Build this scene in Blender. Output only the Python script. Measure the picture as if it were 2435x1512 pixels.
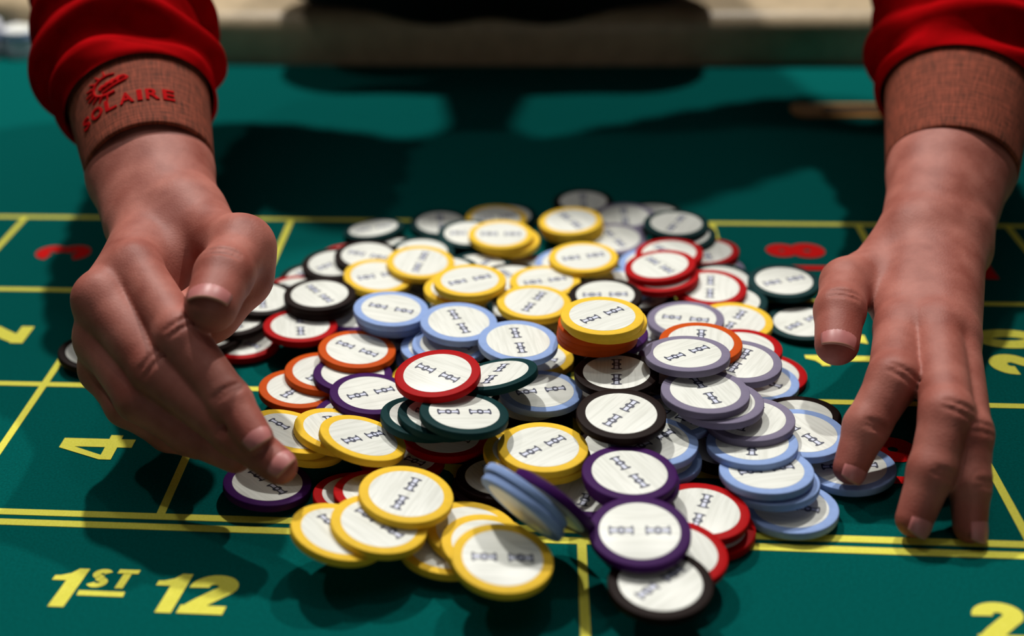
import bpy, math, random
import numpy as np
from mathutils import Vector, Matrix

for o in list(bpy.data.objects):
    bpy.data.objects.remove(o, do_unlink=True)
scene = bpy.context.scene
C = scene.collection
random.seed(4)
RNG = np.random.default_rng(7)

# ------------------------------------------------------------------ camera, world, lights, exposure
# z = 0 is the felt of the table, metres
CAM_R = [[0.9952348, -0.0166726, 0.0960712], [0.092729, 0.466484, -0.8796556], [-0.0301495, 0.8843725, 0.4658071]]
CAM_C = [0.341536, -0.755206, 0.327884]
cam_data = bpy.data.cameras.new('camera')
cam = bpy.data.objects.new('camera', cam_data)
C.objects.link(cam)
mw = Matrix([[CAM_R[i][0], CAM_R[i][1], CAM_R[i][2], CAM_C[i]] for i in range(3)] + [[0, 0, 0, 1]])
cam.matrix_world = mw
cam_data.sensor_width = 36.0
cam_data.lens = 3000.0 / 2435.0 * 36.0
cam_data.shift_x = (2435 / 2 - 980.0) / 2435.0
cam_data.clip_start = 0.01
cam_data.dof.use_dof = True
cam_data.dof.focus_distance = 0.575
cam_data.dof.aperture_fstop = 4.0
scene.camera = cam

world = bpy.data.worlds.new('world')
scene.world = world
world.use_nodes = True
world.node_tree.nodes['Background'].inputs['Color'].default_value = (0.80, 0.90, 1.0, 1)
world.node_tree.nodes['Background'].inputs['Strength'].default_value = 0.05

def spot(name, loc, target, energy, radius, color, size=70, blend=0.4):
    d = bpy.data.lights.new(name, 'SPOT')
    d.energy = energy; d.shadow_soft_size = radius; d.color = color
    d.spot_size = math.radians(size); d.spot_blend = blend
    o = bpy.data.objects.new(name, d); C.objects.link(o)
    o.location = loc
    o.rotation_euler = (Vector(target) - Vector(loc)).to_track_quat('-Z', 'Y').to_euler()
    return o
WARM = (1.0, 0.965, 0.905)
spot('ceiling_spot_left', (-0.08, 0.76, 1.62), (0.26, -0.12, 0), 100, 0.03, WARM)
spot('ceiling_spot_right', (0.70, 0.76, 1.62), (0.36, -0.12, 0), 66, 0.03, WARM)
spot('ceiling_spot_far_left', (-0.70, 0.20, 1.60), (0.25, -0.15, 0), 14, 0.03, WARM)
spot('ceiling_spot_pile', (0.36, -0.05, 1.65), (0.37, -0.40, 0), 7, 0.04, WARM, 34, 1.0)
pl = bpy.data.lights.new('overhead_fill', 'AREA'); pl.shape = 'SQUARE'; pl.size = 2.2; pl.energy = 5.0; pl.color = (0.93, 0.97, 1.0)  # broad weak fill added overhead to lift the shadows, not a room fixture
plo = bpy.data.objects.new('overhead_fill', pl); C.objects.link(plo); plo.location = (0.3, 0.1, 2.25)
ar = bpy.data.lights.new('room_light', 'AREA'); ar.shape = 'DISK'; ar.size = 0.9; ar.energy = 2.2; ar.color = (1.0, 0.97, 0.92)
aro = bpy.data.objects.new('room_light', ar); C.objects.link(aro)
aro.location = (0.75, -2.1, 0.75)
aro.rotation_euler = (Vector((0.35, -0.2, 0)) - Vector(aro.location)).to_track_quat('-Z', 'Y').to_euler()

vs = scene.view_settings
vs.view_transform = 'Standard'; vs.look = 'None'; vs.gamma = 1.0; vs.use_curve_mapping = False
vs.exposure = 0.12

# ------------------------------------------------------------------ helpers
def lin(r, g, b):
    f = lambda c: (c / 255 / 12.92) if c / 255 <= 0.04045 else ((c / 255 + 0.055) / 1.055) ** 2.4
    return (f(r), f(g), f(b), 1.0)

def tag(o, label=None, cat=None, group=None, kind=None):
    if label: o['label'] = label
    if cat: o['category'] = cat
    if group: o['group'] = group
    if kind: o['kind'] = kind
    return o

def empty(name, loc=(0, 0, 0)):
    o = bpy.data.objects.new(name, None); C.objects.link(o)
    o.location = loc; o.empty_display_size = 0.02
    return o

def link(name, me, parent=None):
    o = bpy.data.objects.new(name, me); C.objects.link(o)
    if parent is not None: o.parent = parent
    return o

def mesh(name, verts, faces, mats, smooth=True, mi=None):
    me = bpy.data.meshes.new(name)
    me.from_pydata([tuple(map(float, v)) for v in verts], [], [tuple(map(int, f)) for f in faces])
    for m in (mats if isinstance(mats, (list, tuple)) else [mats]): me.materials.append(m)
    if smooth: me.polygons.foreach_set('use_smooth', [True] * len(me.polygons))
    if mi is not None: me.polygons.foreach_set('material_index', list(mi))
    me.update()
    return me

def nodes_of(name):
    m = bpy.data.materials.new(name); m.use_nodes = True
    nt = m.node_tree
    return m, nt, nt.nodes['Principled BSDF']

def N(nt, t, **kw):
    n = nt.nodes.new(t)
    for k, v in kw.items(): setattr(n, k, v)
    return n

def noise_mat(name, c1, c2, scale=200, rough=0.6, bump=0.0, bscale=None, stretch=(1, 1, 1), spec=0.5, detail=6, lo=0.35, hi=0.65, sheen=0.0, rc=None, bdist=0.001):
    m, nt, b = nodes_of(name)
    tc = N(nt, 'ShaderNodeTexCoord'); mp = N(nt, 'ShaderNodeMapping'); mp.inputs['Scale'].default_value = stretch
    nz = N(nt, 'ShaderNodeTexNoise'); nz.inputs['Scale'].default_value = scale; nz.inputs['Detail'].default_value = detail
    cr = N(nt, 'ShaderNodeValToRGB')
    cr.color_ramp.elements[0].position = lo; cr.color_ramp.elements[1].position = hi
    cr.color_ramp.elements[0].color = c1; cr.color_ramp.elements[1].color = c2
    L = nt.links.new
    L(tc.outputs['Object'], mp.inputs['Vector']); L(mp.outputs['Vector'], nz.inputs['Vector'])
    L(nz.outputs['Fac'], cr.inputs['Fac']); L(cr.outputs['Color'], b.inputs['Base Color'])
    b.inputs['Roughness'].default_value = rough
    b.inputs['Specular IOR Level'].default_value = spec
    if sheen: b.inputs['Sheen Weight'].default_value = sheen
    if bump:
        n2 = N(nt, 'ShaderNodeTexNoise'); n2.inputs['Scale'].default_value = bscale or scale * 3; n2.inputs['Detail'].default_value = 4
        bp = N(nt, 'ShaderNodeBump'); bp.inputs['Strength'].default_value = bump; bp.inputs['Distance'].default_value = bdist
        L(mp.outputs['Vector'], n2.inputs['Vector']); L(n2.outputs['Fac'], bp.inputs['Height']); L(bp.outputs['Normal'], b.inputs['Normal'])
    return m

# ------------------------------------------------------------------ materials
M = {}
M['felt'] = noise_mat('felt_green', lin(0, 76, 72), lin(0, 88, 84), 900, 0.97, 0.5, 2600, spec=0.03, bdist=0.0006)
M['print_yellow'] = noise_mat('print_yellow', lin(218, 212, 78), lin(230, 224, 96), 1500, 0.9, 0.3, 2600, spec=0.05, bdist=0.0004)
M['print_red'] = noise_mat('print_red', lin(190, 8, 8), lin(212, 14, 12), 1500, 0.9, 0.3, 2600, spec=0.12, bdist=0.0004)
RIMS = {'Y': (230, 188, 54), 'B': (138, 163, 212), 'R': (166, 2, 7), 'O': (190, 74, 8), 'P': (58, 17, 80),
        'G': (6, 46, 48), 'K': (24, 10, 7), 'V': (122, 115, 138), 'W': (206, 208, 218)}
for k, c in RIMS.items():
    M['rim' + k] = noise_mat('chip_clay_' + {'Y': 'yellow', 'B': 'light_blue', 'R': 'red', 'O': 'orange', 'P': 'purple', 'G': 'dark_green', 'K': 'black_brown', 'V': 'grey_violet', 'W': 'white'}[k],
                             lin(*[max(0, x * 0.985) for x in c]), lin(*[min(255, x * 1.015) for x in c]), 300, 0.55, 0.12, 1800, spec=0.07, bdist=0.0003)
# the printed paper face with a faint wood grain
m, nt, b = nodes_of('chip_inlay_wood_print')
tc = N(nt, 'ShaderNodeTexCoord'); mp = N(nt, 'ShaderNodeMapping'); mp.inputs['Scale'].default_value = (45, 620, 200)
oi = N(nt, 'ShaderNodeObjectInfo'); ad = N(nt, 'ShaderNodeVectorMath', operation='ADD')
ml = N(nt, 'ShaderNodeMath', operation='MULTIPLY'); ml.inputs[1].default_value = 37.0
nz = N(nt, 'ShaderNodeTexNoise'); nz.inputs['Scale'].default_value = 1.0; nz.inputs['Detail'].default_value = 5; nz.inputs['Distortion'].default_value = 0.6
cr = N(nt, 'ShaderNodeValToRGB')
cr.color_ramp.elements[0].position = 0.36; cr.color_ramp.elements[0].color = lin(212, 214, 206)
cr.color_ramp.elements[1].position = 0.56; cr.color_ramp.elements[1].color = lin(226, 228, 221)
nt.links.new(oi.outputs['Random'], ml.inputs[0]); nt.links.new(tc.outputs['Object'], mp.inputs['Vector'])
nt.links.new(mp.outputs['Vector'], ad.inputs[0]); nt.links.new(ml.outputs[0], ad.inputs[1])
nt.links.new(ad.outputs[0], nz.inputs['Vector']); nt.links.new(nz.outputs['Fac'], cr.inputs['Fac']); nt.links.new(cr.outputs['Color'], b.inputs['Base Color'])
b.inputs['Roughness'].default_value = 0.38; b.inputs['Specular IOR Level'].default_value = 0.35
M['inlay'] = m
M['ink'] = noise_mat('mark_ink_navy', lin(44, 48, 66), lin(58, 62, 82), 800, 0.45)
M['ink_pale'] = noise_mat('mark_ink_pale', lin(196, 202, 224), lin(214, 218, 236), 800, 0.45)
M['rail'] = noise_mat('rail_vinyl_beige', lin(164, 146, 118), lin(180, 160, 130), 60, 0.42, 0.15, 700, spec=0.4)
M['brass'] = noise_mat('slot_brass', lin(186, 128, 60), lin(200, 140, 70), 200, 0.4)
M['dark'] = noise_mat('slot_dark', lin(20, 18, 12), lin(28, 24, 16), 200, 0.6)
M['shirt'] = noise_mat('shirt_red', lin(138, 0, 3), lin(155, 0, 5), 90, 0.9, 0.25, 2200, spec=0.02)
M['thread'] = noise_mat('embroidery_red', lin(165, 3, 8), lin(182, 6, 12), 900, 0.8, 0.5, 3000, spec=0.05)
M['vest'] = noise_mat('vest_black', lin(10, 9, 9), lin(15, 13, 13), 200, 0.8, 0.2, 1500, spec=0.2)
M['hair'] = noise_mat('hair_black', lin(14, 11, 10), lin(24, 18, 15), 300, 0.5, stretch=(1, 1, 0.1))
M['wood'] = noise_mat('table_wood_brown', lin(70, 40, 24), lin(98, 58, 34), 14, 0.4, stretch=(1, 8, 8))
M['carpet'] = noise_mat('floor_carpet', lin(60, 40, 36), lin(84, 58, 50), 40, 0.95)
M['eye'] = noise_mat('eye_dark', lin(225, 220, 214), lin(235, 230, 225), 10, 0.2)
# cuff cloth : reddish brown slub weave
m, nt, b = nodes_of('cuff_brown_weave')
tc = N(nt, 'ShaderNodeTexCoord'); mp = N(nt, 'ShaderNodeMapping'); mp.inputs['Scale'].default_value = (70, 900, 1)
n1 = N(nt, 'ShaderNodeTexNoise'); n1.inputs['Scale'].default_value = 1; n1.inputs['Detail'].default_value = 3
mp2 = N(nt, 'ShaderNodeMapping'); mp2.inputs['Scale'].default_value = (900, 90, 1)
n2 = N(nt, 'ShaderNodeTexNoise'); n2.inputs['Scale'].default_value = 1; n2.inputs['Detail'].default_value = 3
mx = N(nt, 'ShaderNodeMath', operation='ADD'); hv = N(nt, 'ShaderNodeMath', operation='MULTIPLY'); hv.inputs[1].default_value = 0.5
cr = N(nt, 'ShaderNodeValToRGB'); cr.color_ramp.elements[0].position = 0.34; cr.color_ramp.elements[1].position = 0.64
cr.color_ramp.elements[0].color = lin(66, 34, 20); cr.color_ramp.elements[1].color = lin(146, 70, 50)
bp = N(nt, 'ShaderNodeBump'); bp.inputs['Strength'].default_value = 0.5; bp.inputs['Distance'].default_value = 0.0006
L_ = nt.links.new
L_(tc.outputs['UV'], mp.inputs['Vector']); L_(tc.outputs['UV'], mp2.inputs['Vector'])
L_(mp.outputs['Vector'], n1.inputs['Vector']); L_(mp2.outputs['Vector'], n2.inputs['Vector'])
L_(n1.outputs['Fac'], mx.inputs[0]); L_(n2.outputs['Fac'], mx.inputs[1]); L_(mx.outputs[0], hv.inputs[0])
L_(hv.outputs[0], cr.inputs['Fac']); L_(cr.outputs['Color'], b.inputs['Base Color']); L_(hv.outputs[0], bp.inputs['Height']); L_(bp.outputs['Normal'], b.inputs['Normal'])
b.inputs['Roughness'].default_value = 0.85; b.inputs['Specular IOR Level'].default_value = 0.2
M['cuff'] = m
# skin
m, nt, b = nodes_of('skin')
tc = N(nt, 'ShaderNodeTexCoord')
n1 = N(nt, 'ShaderNodeTexNoise'); n1.inputs['Scale'].default_value = 55; n1.inputs['Detail'].default_value = 4
cr = N(nt, 'ShaderNodeValToRGB'); cr.color_ramp.elements[0].position = 0.32; cr.color_ramp.elements[1].position = 0.68
cr.color_ramp.elements[0].color = lin(140, 74, 62); cr.color_ramp.elements[1].color = lin(174, 107, 94)
at = N(nt, 'ShaderNodeAttribute'); at.attribute_name = 'knuckle'
mixc = N(nt, 'ShaderNodeMix'); mixc.data_type = 'RGBA'
mixc.inputs['B'].default_value = lin(136, 56, 46)
vo = N(nt, 'ShaderNodeTexVoronoi'); vo.inputs['Scale'].default_value = 900
n3 = N(nt, 'ShaderNodeTexNoise'); n3.inputs['Scale'].default_value = 420; n3.inputs['Detail'].default_value = 5
ad2 = N(nt, 'ShaderNodeMath', operation='ADD')
bp = N(nt, 'ShaderNodeBump'); bp.inputs['Strength'].default_value = 0.12; bp.inputs['Distance'].default_value = 0.0005
L_ = nt.links.new
L_(tc.outputs['Object'], n1.inputs['Vector']); L_(tc.outputs['Object'], vo.inputs['Vector']); L_(tc.outputs['Object'], n3.inputs['Vector'])
L_(n1.outputs['Fac'], cr.inputs['Fac']); L_(cr.outputs['Color'], mixc.inputs['A']); L_(at.outputs['Fac'], mixc.inputs['Factor'])
L_(mixc.outputs['Result'], b.inputs['Base Color'])
L_(vo.outputs['Distance'], ad2.inputs[0]); L_(n3.outputs['Fac'], ad2.inputs[1]); L_(ad2.outputs[0], bp.inputs['Height']); L_(bp.outputs['Normal'], b.inputs['Normal'])
b.inputs['Roughness'].default_value = 0.56; b.inputs['Specular IOR Level'].default_value = 0.28
b.inputs['Subsurface Weight'].default_value = 0.12; b.inputs['Subsurface Radius'].default_value = (1.0, 0.35, 0.2); b.inputs['Subsurface Scale'].default_value = 0.004
M['skin'] = m
M['nail'] = noise_mat('nail_pink', lin(174, 106, 104), lin(188, 118, 114), 120, 0.4, spec=0.3)
M['nail_tip'] = noise_mat('nail_tip_pale', lin(176, 122, 104), lin(188, 134, 116), 120, 0.5, spec=0.25)

# ------------------------------------------------------------------ floor and table
fl = mesh('floor', [(-2.5, -2.5, -0.78), (3, -2.5, -0.78), (3, 2.5, -0.78), (-2.5, 2.5, -0.78)], [(0, 1, 2, 3)], M['carpet'], False)
tag(link('floor', fl), 'dark patterned carpet floor beneath the table', kind='structure')

M['wall'] = noise_mat('wall_paint', lin(60, 50, 42), lin(66, 56, 47), 6, 0.9)
def room_box(name, x0, x1, y0, y1, z0, z1):
    vv = [(x, y, z) for z in (z0, z1) for y in (y0, y1) for x in (x0, x1)]
    return tag(link(name, mesh(name, vv, [(0, 2, 3, 1), (4, 5, 7, 6), (0, 1, 5, 4), (1, 3, 7, 5), (3, 2, 6, 7), (2, 0, 4, 6)], M['wall'], False)), kind='structure')
room_box('wall_back', -2.5, 3, 2.5, 2.6, -0.78, 2.3)
room_box('wall_front', -2.5, 3, -2.6, -2.5, -0.78, 2.3)
room_box('wall_left', -2.6, -2.5, -2.6, 2.6, -0.78, 2.3)
room_box('wall_right', 3.0, 3.1, -2.6, 2.6, -0.78, 2.3)
room_box('ceiling', -2.6, 3.1, -2.6, 2.6, 2.3, 2.4)

table = tag(empty('roulette_table', (0.35, 0, -0.78)), 'green felt gaming table printed with yellow lines and numbers', 'table')
TB = Vector((0.35, 0, -0.78))
def tchild(name, me, parent=table):
    o = link(name, me, parent)
    o.location = -TB if parent is table else (0, 0, 0)
    return o

def box(x0, x1, y0, y1, z0, z1):
    v = [(x, y, z) for z in (z0, z1) for y in (y0, y1) for x in (x0, x1)]
    return v, [(0, 2, 3, 1), (4, 5, 7, 6), (0, 1, 5, 4), (1, 3, 7, 5), (3, 2, 6, 7), (2, 0, 4, 6)]

# far edge of the felt follows the rail, which swings away at the left
path = [(1.30, 0.338), (1.0, 0.343), (0.6, 0.346), (0.3, 0.349), (0.08, 0.356), (-0.05, 0.372), (-0.16, 0.412), (-0.28, 0.50), (-0.36, 0.62), (-0.40, 0.80)]
def smooth_path(p, n=6):
    p = [np.array(q, float) for q in p]; out = []
    for i in range(len(p) - 1):
        p0 = p[max(i - 1, 0)]; p1 = p[i]; p2 = p[i + 1]; p3 = p[min(i + 2, len(p) - 1)]
        for k in range(n):
            t = k / n
            out.append(0.5 * ((2 * p1) + (-p0 + p2) * t + (2 * p0 - 5 * p1 + 4 * p2 - p3) * t * t + (-p0 + 3 * p1 - 3 * p2 + p3) * t ** 3))
    out.append(p[-1]); return np.array(out)
rp = smooth_path(path)
top = [(1.30, -0.75)] + [tuple(q + np.array([0, 0.03])) for q in rp] + [(-0.75, 0.80), (-0.75, -0.75)]
n = len(top)
fv = [(x, y, 0) for x, y in top] + [(x, y, -0.012) for x, y in top]
ff = [tuple(range(n)), tuple(range(2 * n - 1, n - 1, -1))] + [(i + n, (i + 1) % n + n, (i + 1) % n, i) for i in range(n)]
felt = tchild('felt', mesh('felt', fv, ff, M['felt'], False))
v, f = box(-0.74, 1.29, -0.74, 0.30, -0.14, -0.012)
tchild('apron_frame', mesh('apron_frame', v, f, M['wood'], False))
for sx in (-0.6, 1.15):
    for sy in (-0.6, 0.2):
        v, f = box(sx - 0.05, sx + 0.05, sy - 0.05, sy + 0.05, -0.78, -0.14)
        tchild('leg', mesh('leg', v, f, M['wood'], False))
# padded rail: rounded section swept along the path
def profile():
    w, h, r = 0.13, 0.046, 0.017
    pts = [(0.0, -0.01)]
    for a in np.linspace(180, 90, 8): pts.append((r + r * math.cos(math.radians(a)), h - r + r * math.sin(math.radians(a))))
    pts.append((w * 0.5, h + 0.006))
    for a in np.linspace(90, 0, 8): pts.append((w - r + r * math.cos(math.radians(a)), h - r + r * math.sin(math.radians(a))))
    pts.append((w, -0.05)); pts.append((0.02, -0.05))
    return pts
pf = profile(); rv = []; rf = []
tan = np.gradient(rp, axis=0); tan /= np.linalg.norm(tan, axis=1)[:, None]
for q, t in zip(rp, tan):
    nrm = np.array([t[1], -t[0]]);
    if nrm[1] < 0 and abs(t[0]) > 0.3: nrm = -nrm
    for (a, z) in pf: rv.append((q[0] + nrm[0] * a, q[1] + nrm[1] * a, z))
k = len(pf)
for i in range(len(rp) - 1):
    for j in range(k):
        rf.append((i * k + j, i * k + (j + 1) % k, (i + 1) * k + (j + 1) % k, (i + 1) * k + j))
rf.append(tuple(range(k))[::-1]); rf.append(tuple((len(rp) - 1) * k + j for j in range(k)))
tchild('padded_rail', mesh('padded_rail', rv, rf, M['rail']))

# printed lines
CW = 0.0907; RY = [0.0, -0.10808, -0.21611, -0.32414, -0.33139]; LW = 0.0021; ZP = 0.00025
def strip(x0, x1, y0, y1, mat='print_yellow', dz=0.0):
    v, f = box(x0, x1, y0, y1, -0.0005, ZP + dz)
    return tchild('printed_line', mesh('printed_line', v, f, M[mat], False), felt)
for i, y in enumerate(RY):
    strip(-4 * CW, 9.5 * CW, y - LW, y + LW)
strip(-4 * CW, 9.5 * CW, -0.4425 - LW, -0.4425 + LW)
for c in range(0, 10):
    strip(c * CW - LW * 0.9, c * CW + LW * 0.9, RY[3] + LW, RY[0] - LW, dz=0.00006)
for c in (0, 4, 8):
    strip(c * CW - LW * 0.9, c * CW + LW * 0.9, -0.4425 + LW, RY[4] - LW)

# printed figures, from the built-in font, thickened
def text_mesh(body, size, shear=0.0, offset=0.0, xs=1.0, res=4, extrude=0.0002, space=1.0):
    cu = bpy.data.curves.new('text', 'FONT'); cu.body = body; cu.size = size; cu.shear = shear; cu.offset = offset
    cu.extrude = extrude; cu.align_x = 'CENTER'; cu.align_y = 'CENTER'; cu.resolution_u = res; cu.space_character = space
    o = bpy.data.objects.new('text', cu); C.objects.link(o)
    dg = bpy.context.evaluated_depsgraph_get(); dg.update()
    me = bpy.data.meshes.new_from_object(o.evaluated_get(dg))
    bpy.data.objects.remove(o, do_unlink=True); bpy.data.curves.remove(cu)
    co = np.empty(len(me.vertices) * 3); me.vertices.foreach_get('co', co); co = co.reshape(-1, 3)
    cx = (co[:, :2].max(0) + co[:, :2].min(0)) / 2
    co[:, :2] -= cx; co[:, 0] *= xs
    me.vertices.foreach_set('co', co.ravel()); me.update()
    return me, co
SW = 0.25
def arc(cx, cy, rx, ry, a0, a1, n=14):
    return [(cx + rx * math.cos(math.radians(a)), cy + ry * math.sin(math.radians(a))) for a in np.linspace(a0, a1, n)]
# bold figures in a 0.62 x 1 cell: ('r', centre line, stroke) ribbons or ('p', polygon)
GL = {
    '0': [('r', arc(.31, .5, .185, .385, 0, 360, 33), SW)],
    '1': [('p', [(.30, 0), (.58, 0), (.58, 1), (.40, 1)]), ('p', [(.40, 1), (.30, .87), (.14, .81), (.04, .80), (.04, .68), (.30, .68), (.52, .72)]), ('p', [(.30, 0), (.58, .5), (.40, 1), (.30, .7)])],
    '2': [('r', arc(.31, .70, .185, .185, 190, -25, 16) + [(.40, .52), (.25, .30), (.15, .13)], SW), ('p', [(.02, 0), (.60, 0), (.60, .21), (.02, .21)])],
    '3': [('r', arc(.29, .72, .185, .175, 175, -75, 16), SW), ('r', arc(.29, .285, .20, .18, 80, -170, 16), SW)],
    '4': [('p', [(.34, 0), (.57, 0), (.57, 1), (.34, 1)]), ('p', [(.0, .20), (.68, .20), (.68, .37), (.0, .37)]), ('p', [(.0, .37), (.10, .33), (.36, .84), (.36, 1), (.30, 1)])],
    '5': [('p', [(.06, .80), (.56, .80), (.56, 1), (.06, 1)]), ('p', [(.06, .45), (.27, .52), (.27, .9), (.06, .9)]), ('r', arc(.29, .32, .19, .205, 125, -165, 20), SW)],
    '6': [('r', arc(.31, .30, .185, .19, 0, 360, 25), SW), ('r', [(.13, .30), (.14, .52), (.20, .72), (.30, .84), (.42, .87), (.52, .82)], SW)],
    '7': [('p', [(.03, .80), (.60, .80), (.60, 1), (.03, 1)]), ('p', [(.34, .80), (.60, .86), (.34, 0), (.08, 0)])],
    '8': [('r', arc(.31, .735, .165, .16, 0, 360, 25), SW * .92), ('r', arc(.31, .29, .19, .185, 0, 360, 25), SW)],
    '9': [('r', arc(.31, .70, .185, .19, 0, 360, 25), SW), ('r', [(.49, .70), (.48, .48), (.42, .28), (.32, .16), (.20, .13), (.10, .18)], SW)],
    'S': [('r', arc(.31, .735, .17, .155, 20, 270, 14) + arc(.31, .28, .19, .165, 90, -160, 14), .23)],
    'T': [('p', [(0, .78), (.62, .78), (.62, 1), (0, 1)]), ('p', [(.19, 0), (.43, 0), (.43, .8), (.19, .8)])],
    'N': [('p', [(0, 0), (.21, 0), (.21, 1), (0, 1)]), ('p', [(.45, 0), (.66, 0), (.66, 1), (.45, 1)]), ('p', [(.0, 1), (.21, 1), (.66, 0), (.45, 0)])],
    'D': [('p', [(0, 0), (.22, 0), (.22, 1), (0, 1)]), ('r', [(.1, .88), (.25, .88)] + arc(.27, .5, .24, .38, 85, -85, 14) + [(.25, .12), (.1, .12)], .24)],
}
def glyph_mesh(s, gap=0.12):
    vv = []; ff = []; x0 = 0
    for ch in s:
        mx = 0
        for kind, pts, *sw in GL[ch]:
            o = len(vv)
            if kind == 'p':
                zz = 0.00003 * (len(ff) % 7)
                vv += [(x + x0, y, zz) for x, y in pts]; ff.append(tuple(range(o, o + len(pts))))
                mx = max(mx, max(p[0] for p in pts))
            else:
                p = np.array(pts); closed = np.linalg.norm(p[0] - p[-1]) < 1e-6
                tn = np.gradient(p, axis=0)
                if closed: tn[0] = tn[-1] = p[1] - p[-2]
                tn /= np.linalg.norm(tn, axis=1)[:, None]; n_ = np.stack([-tn[:, 1], tn[:, 0]], 1) * sw[0] / 2
                k_ = len(p)
                zz = 0.00003 * (len(ff) % 7) + 0.000012
                vv += [(a + x0, b_, zz) for a, b_ in p + n_] + [(a + x0, b_, zz) for a, b_ in p - n_]
                ff += [(o + i, o + i + 1, o + k_ + i + 1, o + k_ + i) for i in range(k_ - 1)]
                mx = max(mx, (p + n_)[:, 0].max(), (p - n_)[:, 0].max())
        x0 += mx + gap
    return np.array(vv), ff
def printed(body, x, y, cap, width, rot, mat, shear=0.0, bold=0.0):
    vv, ff = glyph_mesh(body)
    lo_, hi_ = vv.min(0), vv.max(0)
    vv = (vv - (lo_ + hi_) / 2) * np.array([width / (hi_[0] - lo_[0]), cap / (hi_[1] - lo_[1]), 1])
    vv[:, 0] += shear * 2 * vv[:, 1]
    # flat print lying on the nap of the felt
    up_ = []
    for f in ff:
        q = vv[list(f)]; ar_ = 0.5 * np.sum(q[:, 0] * np.roll(q[:, 1], -1) - np.roll(q[:, 0], -1) * q[:, 1])
        up_.append(f if ar_ > 0 else f[::-1])
    me = mesh('printed_figure', vv + np.array([0, 0, 0.0002]), up_, M[mat], False)
    o = tchild('printed_figure', me, felt); o.location = (x, y, 0.0001); o.rotation_euler = (0, 0, rot)
    return o
reds = {1, 3, 5, 7, 9, 12, 14, 16, 18, 19, 21, 23, 25, 27}
H90 = math.pi / 2
for k in range(1, 25):
    cidx = (k - 1) // 3; r = (k - 1) % 3          # r = 0 nearest row
    cx = (cidx + 0.5) * CW; cy = (RY[2 - r] + RY[3 - r]) / 2
    mat = 'print_red' if k in reds else 'print_yellow'
    s = str(k)
    if len(s) == 1:
        printed(s, cx, cy - 0.002, 0.035, 0.0205, H90, mat)
    else:
        for ch, dy in zip(s, (-0.0135, 0.0135)):
            printed(ch, cx, cy + dy, 0.035, 0.011 if ch == '1' else 0.0205, H90, mat)
for (a, sup, x0) in (('1', 'ST', 0.1545), ('2', 'ND', 0.517)):
    printed(a, x0, -0.3725, 0.0235, 0.0125 if a == '1' else 0.019, 0, 'print_yellow', 0.07)
    xs = x0 + (0.018 if a == '1' else 0.021)
    printed(sup, xs + 0.001, -0.3662, 0.0115, 0.0185, 0, 'print_yellow', 0.07, 0.045)
    strip(xs - 0.0105, xs + 0.0085, -0.3770, -0.3740)
    printed('1', x0 + 0.0435, -0.3735, 0.0235, 0.0125, 0, 'print_yellow', 0.07)
    printed('2', x0 + 0.061, -0.3735, 0.0235, 0.0195, 0, 'print_yellow', 0.07)

# money slot with a tan frame
slot = tag(empty('money_slot', (0.60, 0.222, 0)), 'flat tan framed slot with dark opening set in the felt near right cuff', 'slot')
def rr(w, h, r, n=6):
    out = []
    for (cx, cy, a0) in ((w - r, h - r, 0), (-w + r, h - r, 90), (-w + r, -h + r, 180), (w - r, -h + r, 270)):
        for k in range(n + 1):
            a = math.radians(a0 + 90 * k / n); out.append((cx + r * math.cos(a), cy + r * math.sin(a)))
    return out
def plate(w, h, r, z0, z1, mat, name, dx=0):
    p = rr(w, h, r); n = len(p)
    vv = [(x + dx, y, z0) for x, y in p] + [(x + dx, y, z1) for x, y in p]
    ffs = [tuple(range(n, 2 * n)), tuple(range(n))[::-1]] + [(i, (i + 1) % n, (i + 1) % n + n, i + n) for i in range(n)]
    return link(name, mesh(name, vv, ffs, mat, False), slot)
plate(0.060, 0.0150, 0.010, 0.0, 0.0016, M['brass'], 'slot_frame')
plate(0.044, 0.0085, 0.002, 0.0006, 0.0021, M['dark'], 'slot_opening', 0.008)

# ------------------------------------------------------------------ casino chips
RAD, TH = 0.0195, 0.0035
NS = 48
def lathe(prof, mat, name):
    vv = []; ff = []
    for (r, z) in prof:
        for i in range(NS):
            a = 2 * math.pi * i / NS; vv.append((r * math.cos(a), r * math.sin(a), z))
    for j in range(len(prof) - 1):
        for i in range(NS):
            ff.append((j * NS + i, j * NS + (i + 1) % NS, (j + 1) * NS + (i + 1) % NS, (j + 1) * NS + i))
    ff.append(tuple(range(NS))[::-1]); ff.append(tuple((len(prof) - 1) * NS + i for i in range(NS)))
    return mesh(name, vv, ff, mat)
bev = 0.00042
BODY = {k: lathe([(RAD - 0.0035, -TH), (RAD - bev, -TH), (RAD - bev * 0.3, -TH + bev * 0.3), (RAD, -TH + bev), (RAD, -bev), (RAD - bev * 0.3, -bev * 0.3), (RAD - bev, 0), (RAD - 0.0035, 0)], M['rim' + k], 'chip_' + k) for k in RIMS}
RI = RAD * 0.795
INLAY = lathe([(RI, -0.0002), (RI, 0.00004), (RI - 0.00012, 0.00007)], M['inlay'], 'inlay')
INLAY_U = lathe([(RI - 0.00012, -TH - 0.00007), (RI, -TH - 0.00004), (RI, -TH + 0.0002)], M['inlay'], 'inlay_under')
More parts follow.
